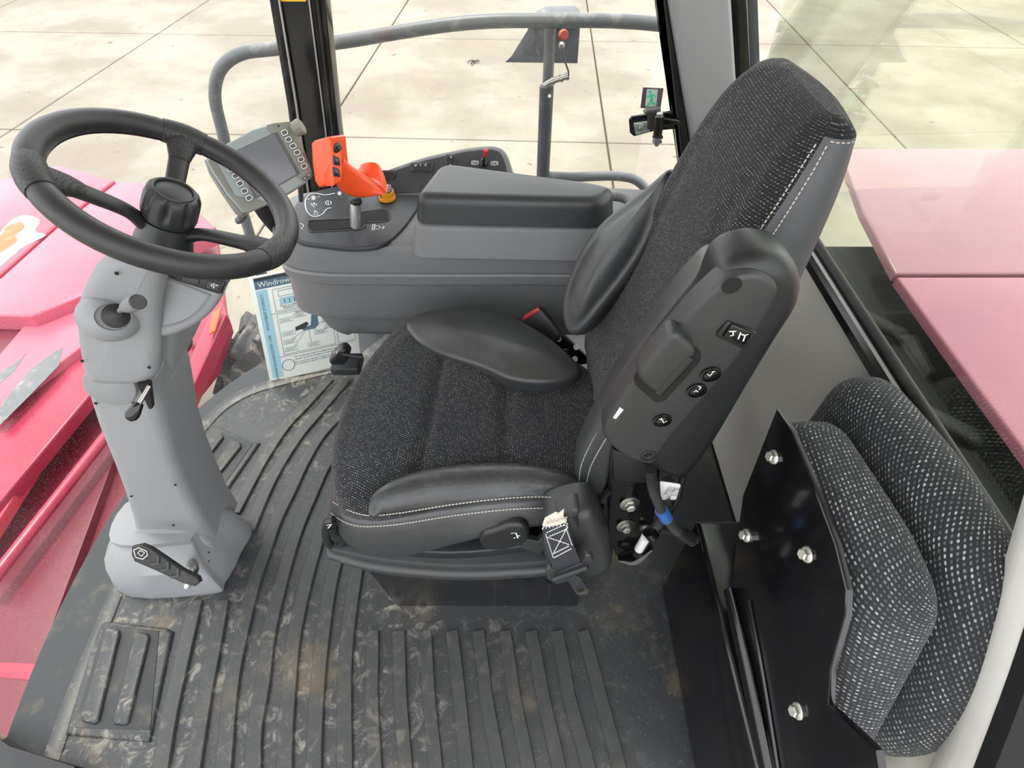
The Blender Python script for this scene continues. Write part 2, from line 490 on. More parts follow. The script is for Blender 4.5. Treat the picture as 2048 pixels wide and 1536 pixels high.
def hexbolt(name, p, ax, r, h, mat, parent, flange=True):
    if flange: lathe(name+'_washer' if False else 'washer', p, ax, [(r*1.75, 0), (r*1.75, h*.18), (r*1.2, h*.32)], mat, parent, 18)
    return lathe('bolt_head', p, ax, [(r, h*.2), (r, h*.9), (r*.82, h)], mat, parent, 6, 20)
X, Y, Z = V((1, 0, 0)), V((0, 1, 0)), V((0, 0, 1))
# ================================================================== OUTSIDE: ground of concrete slabs
GZ = -1.7
rot = Matrix.Rotation(math.radians(-2.9), 3, 'Z')
def grot(x, y, z): return rot @ V((x, y, 0)) + V((0, 0, z))
gr = mesh('ground', [grot(-60, -40, GZ-.03), grot(60, -40, GZ-.03), grot(60, 90, GZ-.03), grot(-60, 90, GZ-.03)], [(0, 1, 2, 3)], 'joint_fill', None, False)
struct(gr)
xs = [-27.9, -24.2, -20.5, -16.9, -13.9, -10.6, -6.75, -2.75, .83, 4.45, 8.05, 11.7, 15.4, 19.1, 22.8, 26.5]
ys = [-11.7, -8.0, -4.3, -.6, 3.1, 6.8, 10.65, 14.4, 18.1, 21.8, 25.5, 29.2, 33]
for i in range(len(xs)-1):
    for j in range(len(ys)-1):
        g = .012; x0, x1, y0, y1 = xs[i]+g, xs[i+1]-g, ys[j]+g, ys[j+1]-g
        slab('concrete_slab', [grot(x0, y0, GZ), grot(x1, y0, GZ), grot(x1, y1, GZ), grot(x0, y1, GZ)], Z, .1, .008, 'concrete', gr, seg=1)
# small dry weed lying on the yard
wd = at(950, 127, z=GZ)
t = thing('dry_weed', 'small dark dry weed lying on the pale concrete yard', 'weed', wd)
for k in range(9):
    a = random.uniform(0, 6.28); L = random.uniform(.05, .13)
    tube('twig', [wd+V((0, 0, .02)), wd+V((math.cos(a)*L*.6, math.sin(a)*L*.6, .04)), wd+V((math.cos(a+.5)*L, math.sin(a+.5)*L, .015))], .007, 'steel_dark', t, 5, 3)

# ================================================================== CAB SHELL
plan = [V(p+(0,)) for p in ((-.99, -.06), (-1.06, .2), (-1.1, .5), (-1.09, .8), (-1.02, 1.08), (-.88, 1.3), (-.7, 1.45), (-.53, 1.52))]
planc = catmull(plan, 5)
fl = [V((.66, -.06, 0)), V((.66, 1.56, 0))]+[p.copy() for p in reversed(planc)]
o = slab('floor', [p+Z*-.006 for p in fl], Z, .07, .004, 'steel_dark'); struct(o)
# wrap-round windscreen
def glass_wall(name, pts, z0, z1, th, mat):
    rs = []
    for i, p in enumerate(pts):
        a, b = pts[max(i-1, 0)], pts[min(i+1, len(pts)-1)]; tt = (b-a).normalized(); nn = V((tt.y, -tt.x, 0))*th
        rs.append([p+Z*z0, p+Z*z1, p+nn+Z*z1, p+nn+Z*z0])
    return struct(loft(name, rs, mat))
glass_wall('window_1', planc, -.03, 1.72, .005, 'glass_front')
glass_wall('window_2', [V((-.47, 1.535, 0)), V((.36, 1.535, 0))], .04, 1.72, .005, 'glass_side')
glass_wall('window_3', [V((.632, 1.5, 0)), V((.632, .9, 0)), V((.632, .06, 0))], .7, 1.72, .005, 'glass_rear')
# roof with pale headliner
o = slab('ceiling', [V((.7, -.02, 1.74)), V((.7, 1.6, 1.74)), V((-.5, 1.6, 1.74)), V((-.9, 1.4, 1.74)), V((-1.1, 1.0, 1.74)), V((-1.15, .5, 1.74)), V((-1.05, -.02, 1.74))], -Z, .08, .02, 'headliner'); struct(o)
# rear wall: vinyl panel, black sill rail and rubber seal
o = box('wall_rear', V((.603, .77, .345)), -Y, Z, 1.56, .69, .03, .004, 'vinyl'); struct(o)
sweepprof = [(-.014, 0), (.014, 0), (.014, .016), (.006, .022), (-.014, .018)]
sr = sweep('trim_1', [V((.606, 1.5, .683)), V((.606, .05, .683))], sweepprof, Z, 'black_gloss'); struct(sr)
o = tube('window_seal', [V((.627, 1.49, .7)), V((.627, .05, .7))], .011, 'rubber', sr, 8)
# right wall below the side window
o = box('wall_right', V((.05, 1.53, -.01)), X, Z, 1.15, .12, .03, .004, 'steel_dark'); struct(o)
# front right pillar (black steel channel)
pA = YP(1.49)
def post(name, pxl, pxr, pl, ztop, h, r, mat, parent=None):
    l = PX(pxl, pl); rr = PX(pxr, pl)
    l = [ext(l[1], l[0], ztop)]+l[1:]; rr = [ext(rr[1], rr[0], ztop)]+rr[1:]
    return slab(name, l+rr[::-1], pl[1], h, r, mat, parent, ang=25)
pil = post('trim_2', [(556, 0), (592, 210), (640, 560)], [(650, 0), (676, 250), (712, 560)], pA, 1.74, .05, .006, 'black_gloss'); struct(pil)
post('outer_flange', [(538, 0), (574, 210), (622, 560)], [(560, 0), (596, 210), (644, 560)], (V((0, 1.505, 0)), -Y), 1.74, .03, .004, 'black_paint', pil)
post('edge_bead', [(555.5, 0), (590, 210), (638, 560)], [(560, 0), (595, 210), (643, 560)], (V((0, 1.482, 0)), -Y), 1.74, .006, .001, 'zinc', pil)
post('edge_bead', [(616, 0), (648, 250), (684, 560)], [(619.5, 0), (651.5, 250), (687.5, 560)], (V((0, 1.482, 0)), -Y), 1.74, .006, .001, 'zinc', pil)
post('inner_channel', [(630, 0), (660, 250), (696, 560)], [(638, 0), (668, 250), (704, 560)], (V((0, 1.482, 0)), -Y), 1.74, .01, .004, 'black_paint', pil)
# rear right pillar: grey trim with black window frame strip
pB = YP(1.47)
pil2 = post('trim_3', [(1338, 0), (1376, 236), (1420, 520)], [(1466, 0), (1480, 236), (1500, 520)], pB, 1.74, .06, .02, 'pillar_grey'); struct(pil2)
post('window_frame', [(1321, 0), (1355, 300), (1385, 520)], [(1340, 0), (1378, 236), (1424, 520)], (V((0, 1.5, 0)), -Y), 1.74, .03, .005, 'black_gloss', pil2)
post('frame_lip', [(1327, 0), (1361, 300), (1391, 520)], [(1330, 0), (1364, 300), (1394, 520)], (V((0, 1.495, 0)), -Y), 1.74, .006, .001, 'steel_dark', pil2)
o = post('trim_4', [(1460, 0), (1474, 236), (1496, 520)], [(1496, 0), (1506, 236), (1524, 520)], (V((0, 1.5, 0)), -Y), 1.74, .05, .006, 'black_gloss'); struct(o)
post('glass_edge', [(1494, 0), (1504, 236), (1522, 520)], [(1516, 0), (1524, 236), (1540, 520)], (V((0, 1.52, 0)), -Y), 1.74, .02, .003, 'rail_dark', o)
# rear left door pillar trim (pale, close to the lens), slanting
pc = (V((.575, 0, 0)), -X)
P = [onp(a, b, pc) for a, b in ((2062, 960), (2000, 1165), (1940, 1340), (1905, 1440), (1876, 1500), (1846, 1560))]
edge = catmull(P, 4)
edge = [ext(P[1], P[0], 1.74)]+edge
rs = []
for p in edge:
    rs.append([p, p+V((-.012, -.01, 0)), p+V((-.03, -.055, -.01)), p+V((-.03, -.10, -.02)), p+V((.03, -.12, -.02)), p+V((.06, -.08, 0)), p+V((.06, .0, 0))])
pt = loft('trim_5', rs, 'pale_trim', None, True); struct(pt)
rs = []
for p in edge:
    rs.append([p+V((-.032, -.092, -.02)), p+V((-.036, -.12, -.02)), p+V((-.02, -.15, -.03)), p+V((.02, -.15, -.03)), p+V((.02, -.11, -.02))])
loft('door_seal', rs, 'rubber', pt)
# striker plate at the foot of the pale pillar
sp = thing('striker_plate', 'shiny black latch striker plate at the foot of the pale door pillar', 'latch', at(1930, 1525, z=.38))
box('plate', at(1925, 1530, z=.38), V((1, -.2, 0)), V((.2, 1, .1)), .065, .045, .01, .003, 'black_gloss', sp)
box('edge_strip', at(1892, 1524, z=.382), V((1, -.2, 0)), V((.2, 1, .1)), .006, .05, .006, .001, 'chrome', sp)
# near left door sill corner
P = PX([(-60, 1440), (20, 1492), (150, 1531), (150, 1600), (-80, 1600)], ZP(.05))
o = slab('trim_6', P, Z, .05, .004, 'black_paint'); struct(o)

# ================================================================== RED MACHINE BODY IN FRONT
hd = thing('header_body', 'worn red painted steel body of the machine below the windscreen', 'machine body', (-1.8, 1.4, -.5))
zA = -.34
def red(name, px, z, h, r, mat, **k): return pslab(name, px, ZP(z), h, r, mat, hd, **k)
red('top_panel', [(-420, 760), (-90, 600), (-6, 552), (108, 452), (228, 360), (120, 330), (-500, 480)], zA, .1, .012, 'red_lit')
red('top_panel', [(-60, 628), (60, 632), (205, 574), (330, 500), (430, 455), (395, 420), (300, 366), (236, 362), (114, 454), (0, 556), (-100, 610)], zA, .1, .012, 'red_lit')
red('front_face', [(-140, 640), (60, 640), (85, 612), (60, 700), (-120, 800)], zA-.09, .05, .004, 'red_shade')
red('side_plate', [(396, 452), (430, 452), (448, 610), (460, 650), (430, 735), (385, 790), (330, 600)], -.52, .05, .008, 'red_half_shade')
# long beams running along the front
def beam(px0, px1, px2, px3, z, h, r, mat, name='beam'): return red(name, [px0, px1, px2, px3], z, h, r, mat)
beam((80, 612), (205, 574), (300, 590), (-260, 1010), -.40, .06, .01, 'red_lit', 'beam')
beam((290, 600), (330, 610), (-90, 1110), (-230, 1010), -.44, .06, .01, 'red_half_shade', 'beam')
beam((155, 745), (200, 720), (-60, 1130), (-130, 1130), -.47, .05, .006, 'red_bright', 'beam')
beam((330, 600), (420, 690), (250, 1080), (-60, 1560), -.62, .04, .004, 'red_shade', 'inner_floor')
beam((200, 720), (330, 640), (-10, 1560), (-220, 1300), -.58, .04, .004, 'red_shade', 'inner_floor')
a, b = at(300, 760, z=-.5), at(-30, 1180, z=-.5); tube('round_bar', [a, b], .022, 'red_half_shade', hd, 12)
a, b = at(420, 700, z=-.42), at(262, 1010, z=-.3); c = at(40, 1510, z=-.26)
tube('round_bar', [a, b, c], .022, 'red_half_shade', hd, 12)
a, b = at(285, 1060, z=-.22), at(95, 1545, z=-.22); tube('edge_rail', [a, b], .012, 'red_half_shade', hd, 10)
red('side_beam', [(420, 620), (452, 628), (300, 960), (255, 1085), (225, 1085), (300, 900)], -.36, .08, .01, 'red_half_shade')
red('cross_strap', [(-40, 1322), (60, 1326), (132, 1332), (118, 1366), (-40, 1350)], -.2, .012, .003, 'red_half_shade')
red('cross_strap', [(20, 1112), (140, 1112), (135, 1128), (22, 1128)], -.6, .02, .003, 'red_shade')
red('orange_reflector', [(424, 628), (444, 610), (430, 660), (418, 668)], -.33, .008, .001, 'orange')
tube('hose', [at(350, 680, z=-.5), at(372, 668, z=-.46), at(378, 690, z=-.46), at(356, 720, z=-.5)], .014, 'steel_dark', hd, 8, 4)
red('torn_panel', [(378, 812), (410, 808), (436, 815), (430, 850), (395, 880), (372, 900), (365, 850)], -.25, .01, .003, 'red_half_shade')
# bare grey worn strips on the beam
for px in ([(110, 702), (126, 694), (118, 730), (60, 790), (0, 850), (-20, 850), (10, 800), (60, 740)], [(40, 718), (52, 706), (30, 740), (-10, 775), (-20, 760)]):
    red('worn_strip', px, -.399, .002, .0005, 'rail_paint')
red('worn_patch', [(-60, 560), (-20, 500), (10, 452), (45, 430), (80, 440), (70, 462), (92, 470), (50, 492), (20, 516), (-10, 540)], zA+.001, .002, .0004, 'worn_white', sm=4)
red('rust_patch', [(-50, 530), (-10, 490), (12, 455), (40, 444), (48, 456), (30, 470), (34, 482), (0, 505), (-30, 530)], zA+.002, .002, .0004, 'rust', sm=4)
# muddy tyre below the right front corner
tw = V((-.98, 2.12, -1.07))
ty = thing('drive_tyre', 'mud-caked black drive tyre beyond the right front corner of the cab', 'tyre', tw+V((0, 0, -.65)))
rs = []
for i in range(48):
    a = 2*math.pi*i/48; d = V((math.cos(a), 0, math.sin(a)))
    rs.append([tw+d*r_+Y*yy for r_, yy in ((.3, -.16), (.52, -.2), (.6, -.18), (.63, -.1), (.63, .1), (.6, .18), (.52, .2), (.3, .16))])
rs.append(rs[0]); loft('tyre_body', rs, 'tyre', ty, False)
for i in range(22):
    a = 2*math.pi*i/22; d = V((math.cos(a), 0, math.sin(a))); tg = V((-math.sin(a), 0, math.cos(a)))
    for s in (-1, 1):
        q = tw+d*.65+Y*(s*.1)+tg*(.05*s)
        box('tread_lug', q, (Y*s+tg*.5).normalized(), (Y*s+tg*.5).normalized().cross(d)*-1, .2, .06, .06, .008, 'tyre', ty)

# ================================================================== RIGHT PLATFORM AND HANDRAIL
pf = thing('side_platform', 'studded grey metal walkway platform outside the right side window', 'platform', (-.35, 1.72, -.03))
slab('tread_plate', [V((-.78, 1.57, 0)), V((.02, 1.57, 0)), V((.02, 1.9, 0)), V((-.78, 1.9, 0))], Z, .03, .003, 'tread_plate', pf)
stud = None
for i in range(9):
    for j in range(4):
        p = V((-.72+i*.088+(.044 if j % 2 else 0), 1.62+j*.078, 0))
        if p.x > 0: continue
        if stud is None:
            stud = lathe('stud', V((0, 0, 0)), Z, [(.011, 0), (.009, .003), (.004, .0045)], 'tread_plate', pf, 10); q = stud
        else:
            q = stud.copy(); COL.objects.link(q)
        q.location = p-pf.location
tube('edge_tube', [V((-.8, 1.92, -.01)), V((.05, 1.92, -.01))], .018, 'rail_dark', pf, 10)
hr = thing('handrail', 'grey painted tubular steel handrail outside the right side window', 'handrail', (-.1, 1.9, 0))
yr = YP(1.9)
rp = PX([(462, 345), (446, 268), (430, 195), (440, 140), (480, 108), (545, 98), (680, 84), (800, 64), (900, 49), (990, 42), (1100, 41), (1230, 42), (1330, 50)], yr)
rp.append(rp[-1]+V((.12, 0, -.02)))
tube('rail', rp, .0195, 'rail_paint', hr, 14, 6)
low = [rp[0], at(500, 470, y=1.9), at(525, 560, y=1.9)]; low.append(V((low[-1].x+.02, 1.9, -.02)))
tube('rail_leg', low, .0195, 'rail_paint', hr, 14, 4)
p0, p1 = at(1101, 48, y=1.91), at(1097, 190, y=1.91)
tube('post', [p0, V((p0.x, 1.91, 0))], .0175, 'rail_paint', hr, 12)
sl = V((p0.x-.003, 1.91, at(1094, 172, y=1.91).z))
tube('post_sleeve', [sl, V((sl.x, 1.91, 0))], .0235, 'rail_dark', hr, 14)
cyl('sleeve_bolt', at(1099, 192, y=1.885), at(1099, 192, y=1.878), .005, 'bolt_steel', hr)
lr = PX([(1092, 352), (1150, 354), (1230, 352), (1275, 362), (1310, 400)], YP(1.92))
tube('lower_rail', lr, .0175, 'rail_paint', hr, 12, 5)
# clamp and cable on the post
cl = thing('clamp_cable', 'thin black cable with metal clamp hanging on the handrail post', 'cable', at(1115, 165, y=1.87))
tube('cable', PX([(1123, 95), (1128, 118), (1136, 140), (1137, 152)], YP(1.85)), .0028, 'rail_dark', cl, 6, 4)
tube('clamp', PX([(1088, 172), (1100, 164), (1118, 158), (1138, 152)], YP(1.86)), .009, 'zinc', cl, 8, 3)
for px in ((1106, 162), (1122, 157), (1134, 153)):
    tube('clamp_band', [at(px[0]-2, px[1]+1, y=1.86), at(px[0]+2, px[1]-1, y=1.86)], .012, 'zinc', cl, 8)
lathe('cable_end', at(1123, 96, y=1.86), at(1123, 84, y=1.86)-at(1123, 96, y=1.86), [(.005, 0), (.009, .003), (.009, .012), (.005, .016)], 'zinc', cl, 12)
# light bracket panel behind the rail
mb = thing('rail_guard', 'dark folded sheet metal guard behind the handrail post', 'guard', at(1090, 125, y=1.98))
pl = (at(1085, 90, y=1.98), V((0, -.55, .83)))
pslab('guard_plate', [(1010, 124), (1022, 113), (1054, 62), (1062, 42), (1160, 42), (1160, 60), (1155, 126)], (at(1085, 90, y=1.98), V((0, -.9, .43))), .006, .002, 'rail_dark', mb)
pslab('top_flap', [(1062, 42), (1072, 22), (1090, 12), (1150, 11), (1159, 18), (1160, 42)], (at(1110, 42, y=1.99), V((0, -.2, .98))), .005, .002, 'rail_paint', mb)
lathe('reflector', at(1126, 70, y=1.955), V((.3, -1, .3)), [(.016, 0), (.016, .008), (.012, .014)], 'reflector', mb, 16)

# ================================================================== REAR: red engine hood and dark engine bay
eh = thing('engine_hood', 'large red engine hood seen through the rear window', 'hood', (1.9, 1.2, .2))
zH = .4
def seg(px, z): return PX(px, ZP(z))
L = seg([(1684, 297), (1712, 376), (1762, 480)], zH)+seg([(1836, 548)], zH)
slab('hood_panel', seg([(1680, 296), (1725, 420), (1792, 546)], zH)+[V((3.4, at(1792, 546, z=zH).y, zH)), V((3.4, at(1680, 296, z=zH).y, zH))], Z, .03, .008, 'hood_sheen', eh)
yb = at(1792, 552, z=zH).y-.004
slab('hood_panel', [at(1795, 553, z=zH), at(1858, 640, z=zH), at(1950, 765, z=zH), at(2070, 925, z=zH), at(2150, 1040, z=zH), V((3.4, .3, zH)), V((3.4, at(1795, 553, z=zH).y, zH))], Z, .03, .008, 'hood_sheen_low', eh)
eb = thing('engine_bay', 'dark steel frame in the gap behind the cab rear wall', 'frame', (.95, .7, -.3))
box('bay_floor', V((1.6, .72, .28)), X, Y, 1.8, 1.75, .5, .01, 'bay_black', eb)
for k, yy in enumerate((.35, .75, 1.1)):
    tube('hose', [V((.72, yy, .3)), V((.9, yy+.1, .34)), V((1.1, yy+.02, .3))], .02, 'rubber', eb, 8, 5)
# ================================================================== RUBBER FLOOR MAT
fm = thing('floor_mat', 'dirty black ribbed rubber floor mat covering the cab floor', 'floor mat', (-.2, .7, 0))
edge = PX([(84, 1540), (140, 1385), (200, 1242), (246, 1130), (300, 1010), (352, 915), (405, 848), (446, 808), (500, 778), (570, 757), (650, 738), (700, 726)], ZP(.002))
edge = catmull(edge, 3)
outl = [V((edge[0].x+.03, .0, .0))]+edge+[V((-.45, 1.46, 0)), V((.595, 1.46, 0)), V((.595, .0, 0))]
outl = [V((p.x, p.y, .004)) for p in outl]
slab('mat_sheet', outl, Z, .01, .002, 'mat_rubber', fm)
# raised lip along the curved front edge
sweep('edge_lip', [V((p.x, p.y, .002)) for p in edge], [(-.001, 0), (-.001, .01), (.008, .012), (.03, .004), (.03, 0)], Z, 'mat_rubber', fm)
RP = [(-.0165, -.002), (-.0162, .006), (-.0145, .0082), (.0145, .0082), (.0162, .006), (.0165, -.002)]
def rib(px, wd=None, mat='mat_rib', zz=.004, sub=5):
    P = [at(a, b, z=zz) for a, b in px]
    k = 1 if wd is None else wd/.033
    return sweep('rib', P, [(a*k, b) for a, b in RP], Z, mat, fm, sub)
long_ribs = [
 [(320, 1560), (340, 1440), (362, 1340), (386, 1236), (394, 1203)],
 [(386, 1550), (410, 1400), (432, 1285), (446, 1203)],
 [(660, 759), (612, 811), (571, 855), (527, 921), (500, 970), (470, 1027)],
 [(694, 760), (636, 828), (593, 880), (549, 951), (522, 1008), (500, 1062)],
 [(696, 818), (647, 866), (612, 921), (582, 984), (553, 1044), (534, 1098), (508, 1173), (485, 1267), (465, 1369), (448, 1550)],
 [(700, 862), (678, 891), (648, 940), (621, 1000), (602, 1044), (583, 1098), (562, 1173), (539, 1271), (527, 1369), (511, 1462), (508, 1560)],
 [(700, 905), (670, 986), (648, 1044), (632, 1098), (614, 1162), (590, 1271), (580, 1369), (573, 1462), (570, 1560)],
 [(740, 960), (690, 1075), (664, 1162), (645, 1287), (633, 1423), (628, 1560)],
 [(790, 960), (725, 1110), (710, 1170), (696, 1271), (690, 1369), (691, 1560)]]
for r_ in long_ribs: rib(r_)
tx = (733, 785, 838, 891, 944, 997, 1049, 1101, 1153); mx_ = (731, 788, 845, 906, 960, 1016, 1074, 1126, 1189); bx_ = (736, 797, 857, 918, 983, 1042, 1103, 1162, 1223)
for a, b, c in zip(tx, mx_, bx_): rib([(a+13, 1264), ((a+b)/2+13.5, 1330), (b+14, 1402), (c+15, 1536), (c+18, 1580)], .029)
# moulded footrests: sunken pocket with two bars each
def footrest(out, floor_px, bars):
    P = PX(out, ZP(.012)); slab('footrest_rim', P, Z, .012, .008, 'mat_rubber', fm)
    Q = PX(floor_px, ZP(.0135)); slab('footrest_pocket', Q, Z, .003, .001, 'steel_dark', fm)
    for b in bars: slab('footrest_bar', catmull(PX(b, ZP(.022)), 1), Z, .012, .005, 'mat_rubber', fm)
footrest([(196, 1240), (330, 1254), (346, 1262), (298, 1484), (128, 1470)], [(208, 1250), (318, 1262), (300, 1460), (148, 1455)],
 [[(212, 1255), (236, 1258), (238, 1268), (196, 1440), (186, 1448), (162, 1442), (160, 1434)], [(270, 1263), (294, 1266), (298, 1274), (256, 1444), (246, 1450), (226, 1448), (224, 1440)]])
footrest([(424, 850), (440, 854), (500, 882), (520, 884), (440, 1000), (330, 1040), (372, 920)], [(430, 858), (505, 888), (430, 995), (350, 1010)],
 [[(428, 862), (444, 868), (446, 874), (380, 960), (358, 960)], [(462, 878), (480, 884), (482, 892), (408, 985), (386, 990)]])
# scrap of white paper on the mat
p = at(1436, 1450, z=.006); t = thing('paper_scrap', 'tiny torn white scrap lying on the bare rear part of the mat', 'scrap', p)
slab('scrap', [p+V(q)*.006 for q in ((-1, -1.4, 0), (-.2, -.6, 0), (.8, -1.5, 0), (.5, .2, 0), (1, 1.3, 0), (.1, .7, 0), (-.9, .9, 0), (-.4, -.1, 0))], V((0, .1, 1)), .002, 0, 'fray', t)

# ================================================================== STEERING COLUMN
sc_ = thing('steering_column', 'tall grey plastic steering column standing on the ribbed mat', 'steering column', (-.85, .66, 0))
yc = .60; pc = YP(yc)
# floor base: flared block
def lv(pxs, z): return [at(a, b, z=z) for a, b in pxs]
base0 = [(-.965, .525), (-.735, .52), (-.712, .55), (-.70, .62), (-.71, .71), (-.965, .71)]
base1 = [(-.945, .535), (-.745, .53), (-.72, .56), (-.71, .62), (-.72, .70), (-.945, .70)]
base2 = [(-.92, .575), (-.76, .575), (-.738, .59), (-.73, .63), (-.738, .69), (-.92, .69)]
def rr_(b, z, k=5):
    return catmull([V((x, y, z)) for x, y in b for _ in (0,)], k, True)
rs = [rr_(base0, .004), rr_(base0, .02), rr_(base1, .11), rr_(base2, .155), rr_(base2, .17)]
loft('base_cover', rs, 'grey_plastic', sc_)
pslab('base_dome', [(250, 1090), (262, 1062), (300, 1050), (360, 1058), (410, 1085), (432, 1120), (428, 1160), (400, 1185), (300, 1175), (246, 1140)], (V((0, .545, 0)), V((0, -1, .3)).normalized()), .06, .015, 'grey_plastic', sc_, 4)
# lower shaft cover
left = [(160, 772), (189, 857), (217, 923), (243, 989), (262, 1050), (268, 1095)]
right = [(302, 772), (320, 823), (332, 869), (346, 923), (363, 969), (386, 1015), (412, 1063), (440, 1100)]
P = PX(left+right[::-1], pc)
slab('shaft_cover', P, -Y, .13, .022, 'grey_plastic', sc_, seg=4, ang=50)
# head: round housing
head = [(143, 652), (146, 614), (162, 572), (188, 533), (225, 512), (300, 520), (330, 545), (318, 600), (312, 650), (316, 700), (310, 777), (164, 777), (148, 700)]
P = roundpoly(PX(head, YP(.585)), .04, 5)
slab('head_housing', P, -Y, .06, .02, 'grey_plastic', sc_, seg=4, taper=-.03, ang=50)
tube('column_tube', [V((-.56, .68, .78)), V((-.535, .715, .86)), V((-.515, .73, .9))], [.05, .042, .034], 'dark_plastic', sc_, 20, 3)
slab('head_neck', PX([(300, 640), (352, 660), (348, 735), (330, 775), (296, 780)], YP(.66)), -Y, .14, .015, 'grey_plastic', sc_, seg=4)
# driver side pod with recessed pocket and switches
pp = (at(350, 600, y=.62), V((.25, -1, .25)).normalized())
pod = [(262, 516), (330, 535), (457, 563), (440, 606), (411, 641), (368, 667), (314, 683), (298, 640), (280, 590), (262, 550)]
P = roundpoly(PX(pod, pp), .02)
slab('switch_pod', P, pp[1], .07, .012, 'grey_plastic', sc_, seg=3, ang=50)
pk = (pp[0]+pp[1]*.0012, pp[1])
pkt = [(309, 553), (330, 556), (412, 588), (418, 594), (396, 624), (366, 644), (324, 655), (320, 650), (310, 600)]
inkpx('pocket_edge', [pkt+pkt[:1]], pk, .0028, 'mid_plastic', sc_, .0004, 3)
sw = pslab('switch_housing', [(330, 538), (452, 564), (444, 588), (436, 589), (352, 562), (330, 552)], (pp[0]+pp[1]*.004, pp[1]), .02, .003, 'black_plastic', sc_)
for px in ([(362, 552), (400, 560), (396, 571), (360, 563)], [(414, 561), (444, 569), (436, 583), (410, 577)]):
    q = pslab('rocker_switch', px, (pp[0]+pp[1]*.008, pp[1]), .01, .002, 'dark_plastic', sw)
inkpx('symbol', [[(422, 570), (428, 566), (428, 576), (422, 570)], [(431, 570), (436, 571)]], (pp[0]+pp[1]*.0082, pp[1]), .0012, 'white_print', sw, .0006)
# stalk: domed boss, bellows, lever
bo = at(222, 634, y=.583); ax = (at(233, 634, y=.552)-bo).normalized()
def stretched(name, c, axis, prof, mat, sx, sz):
    e1, e2, a = basis(axis); e1r = (e1*.85+e2*-.53).normalized(); e2r = a.cross(e1r)
    return loft(name, [ring(c+a*h, e1r, e2r, r_*sx, r_*sz, 36) for r_, h in prof], mat, sc_, True, None, 50)
stretched('stalk_boss', bo, ax, [(.040, -.012), (.038, .002), (.034, .012), (.028, .02), (.0215, .025), (.0205, .0245), (.020, .022)], 'grey_plastic', 1.0, .88)
bc = at(231, 632, y=.562)
lv_dir = (at(268, 608, y=.50)-at(236, 624, y=.545)).normalized()
for k in range(4):
    c = bc+lv_dir*(.004*k)
    lathe('bellows', c, (ax*.6+lv_dir*.4), [(.0165-k*.0032, 0), (.0165-k*.0032, .004), (.0135-k*.0032, .006)], 'rubber', sc_, 20)
l0, l1, l2 = at(240, 622, y=.55), at(252, 614, y=.535), at(276, 604, y=.50)
cyl('lever_rod', l0, l1, .0035, 'zinc', sc_)
tube('stalk_lever', [l1-(l2-l1)*.15, l1+(l2-l1)*.2, l1+(l2-l1)*.7, l2], [.006, .0085, .0095, .0095], 'mid_plastic', sc_, 16)
cyl('lever_cap', l2, l2+(l2-l1).normalized()*.002, .0088, 'black_plastic', sc_)
# round side cover, slot, tilt lever
rc = catmull(PX([(163, 762), (176, 738), (206, 729), (242, 740), (268, 768), (272, 792), (258, 808), (228, 812), (192, 802), (170, 784)], YP(.592)), 4, True)
slab('round_cover', rc, -Y, .03, .004, 'grey_plastic', sc_, seg=2)
pslab('slot', [(274, 768), (298, 769), (304, 818), (298, 818)], YP(.583), .01, .0, 'slot_dark', sc_)
cyl('tilt_rod', at(299, 772, y=.575), at(276, 812, y=.545), .0035, 'zinc', sc_)
tube('tilt_knob', [at(279, 806, y=.548), at(272, 818, y=.54), at(262, 832, y=.533), at(254, 834, y=.532)], [.006, .0085, .0105, .006], 'black_gloss', sc_, 12, 3, False, V((0, -1, 0)), .7)
for px in ((165, 721), (299, 734), (234, 546), (192, 806), (263, 992), (351, 969), (347, 1050), (418, 1104), (268, 806)):
    yy = .5825 if px[1] < 770 else (.598 if px[1] < 1090 else .56)
    cyl('screw', at(*px, y=yy), at(*px, y=yy)+V((0, -.002, 0)), .0026, 'slot_dark', sc_, None, 8)
sl = ink('seam', [catmull(PX([(310, 771), (336, 762), (352, 742)], YP(.63)), 3)], YP(.63), .0015, 'mid_plastic', sc_)
# foot pedal for tilt
pn = V((-.1, -.75, .65)).normalized(); pp2 = (at(330, 1130, y=.50), pn)
pd = pslab('pedal_pad', [(262, 1094), (282, 1090), (300, 1098), (330, 1118), (362, 1140), (394, 1156), (398, 1166), (388, 1174), (366, 1168), (310, 1142), (268, 1124), (262, 1112)], pp2, .012, .004, 'rubber', sc_)
pf2 = (pp2[0]+pn*.002, pn)
for a in ((306, 1116), (326, 1128), (346, 1141)):
    inkpx('chevron', [[(a[0]-4, a[1]+14), (a[0]+10, a[1]+10), (a[0]+10, a[1]-4)]], pf2, .006, 'black_plastic', pd, .001)
inkpx('emblem', [[(268, 1100), (278, 1095), (294, 1102), (296, 1110), (286, 1118), (272, 1114), (268, 1100)], [(282, 1100), (290, 1105), (284, 1112), (276, 1106), (282, 1100)]], pf2, .0022, 'zinc', pd, .0012)
tube('pedal_stem', [at(384, 1128, y=.545), at(384, 1140, y=.515), at(380, 1152, y=.50)], [.012, .014, .012], 'zinc', sc_, 12, 2)
cyl('pedal_pin', at(384, 1146, y=.505), at(374, 1174, y=.485), .007, 'bolt_steel', sc_)
pslab('pedal_slot', [(376, 1120), (404, 1114), (418, 1124), (408, 1132), (382, 1134)], (V((0, .528, 0)), V((0, -1, .3)).normalized()), .006, 0, 'slot_dark', sc_)

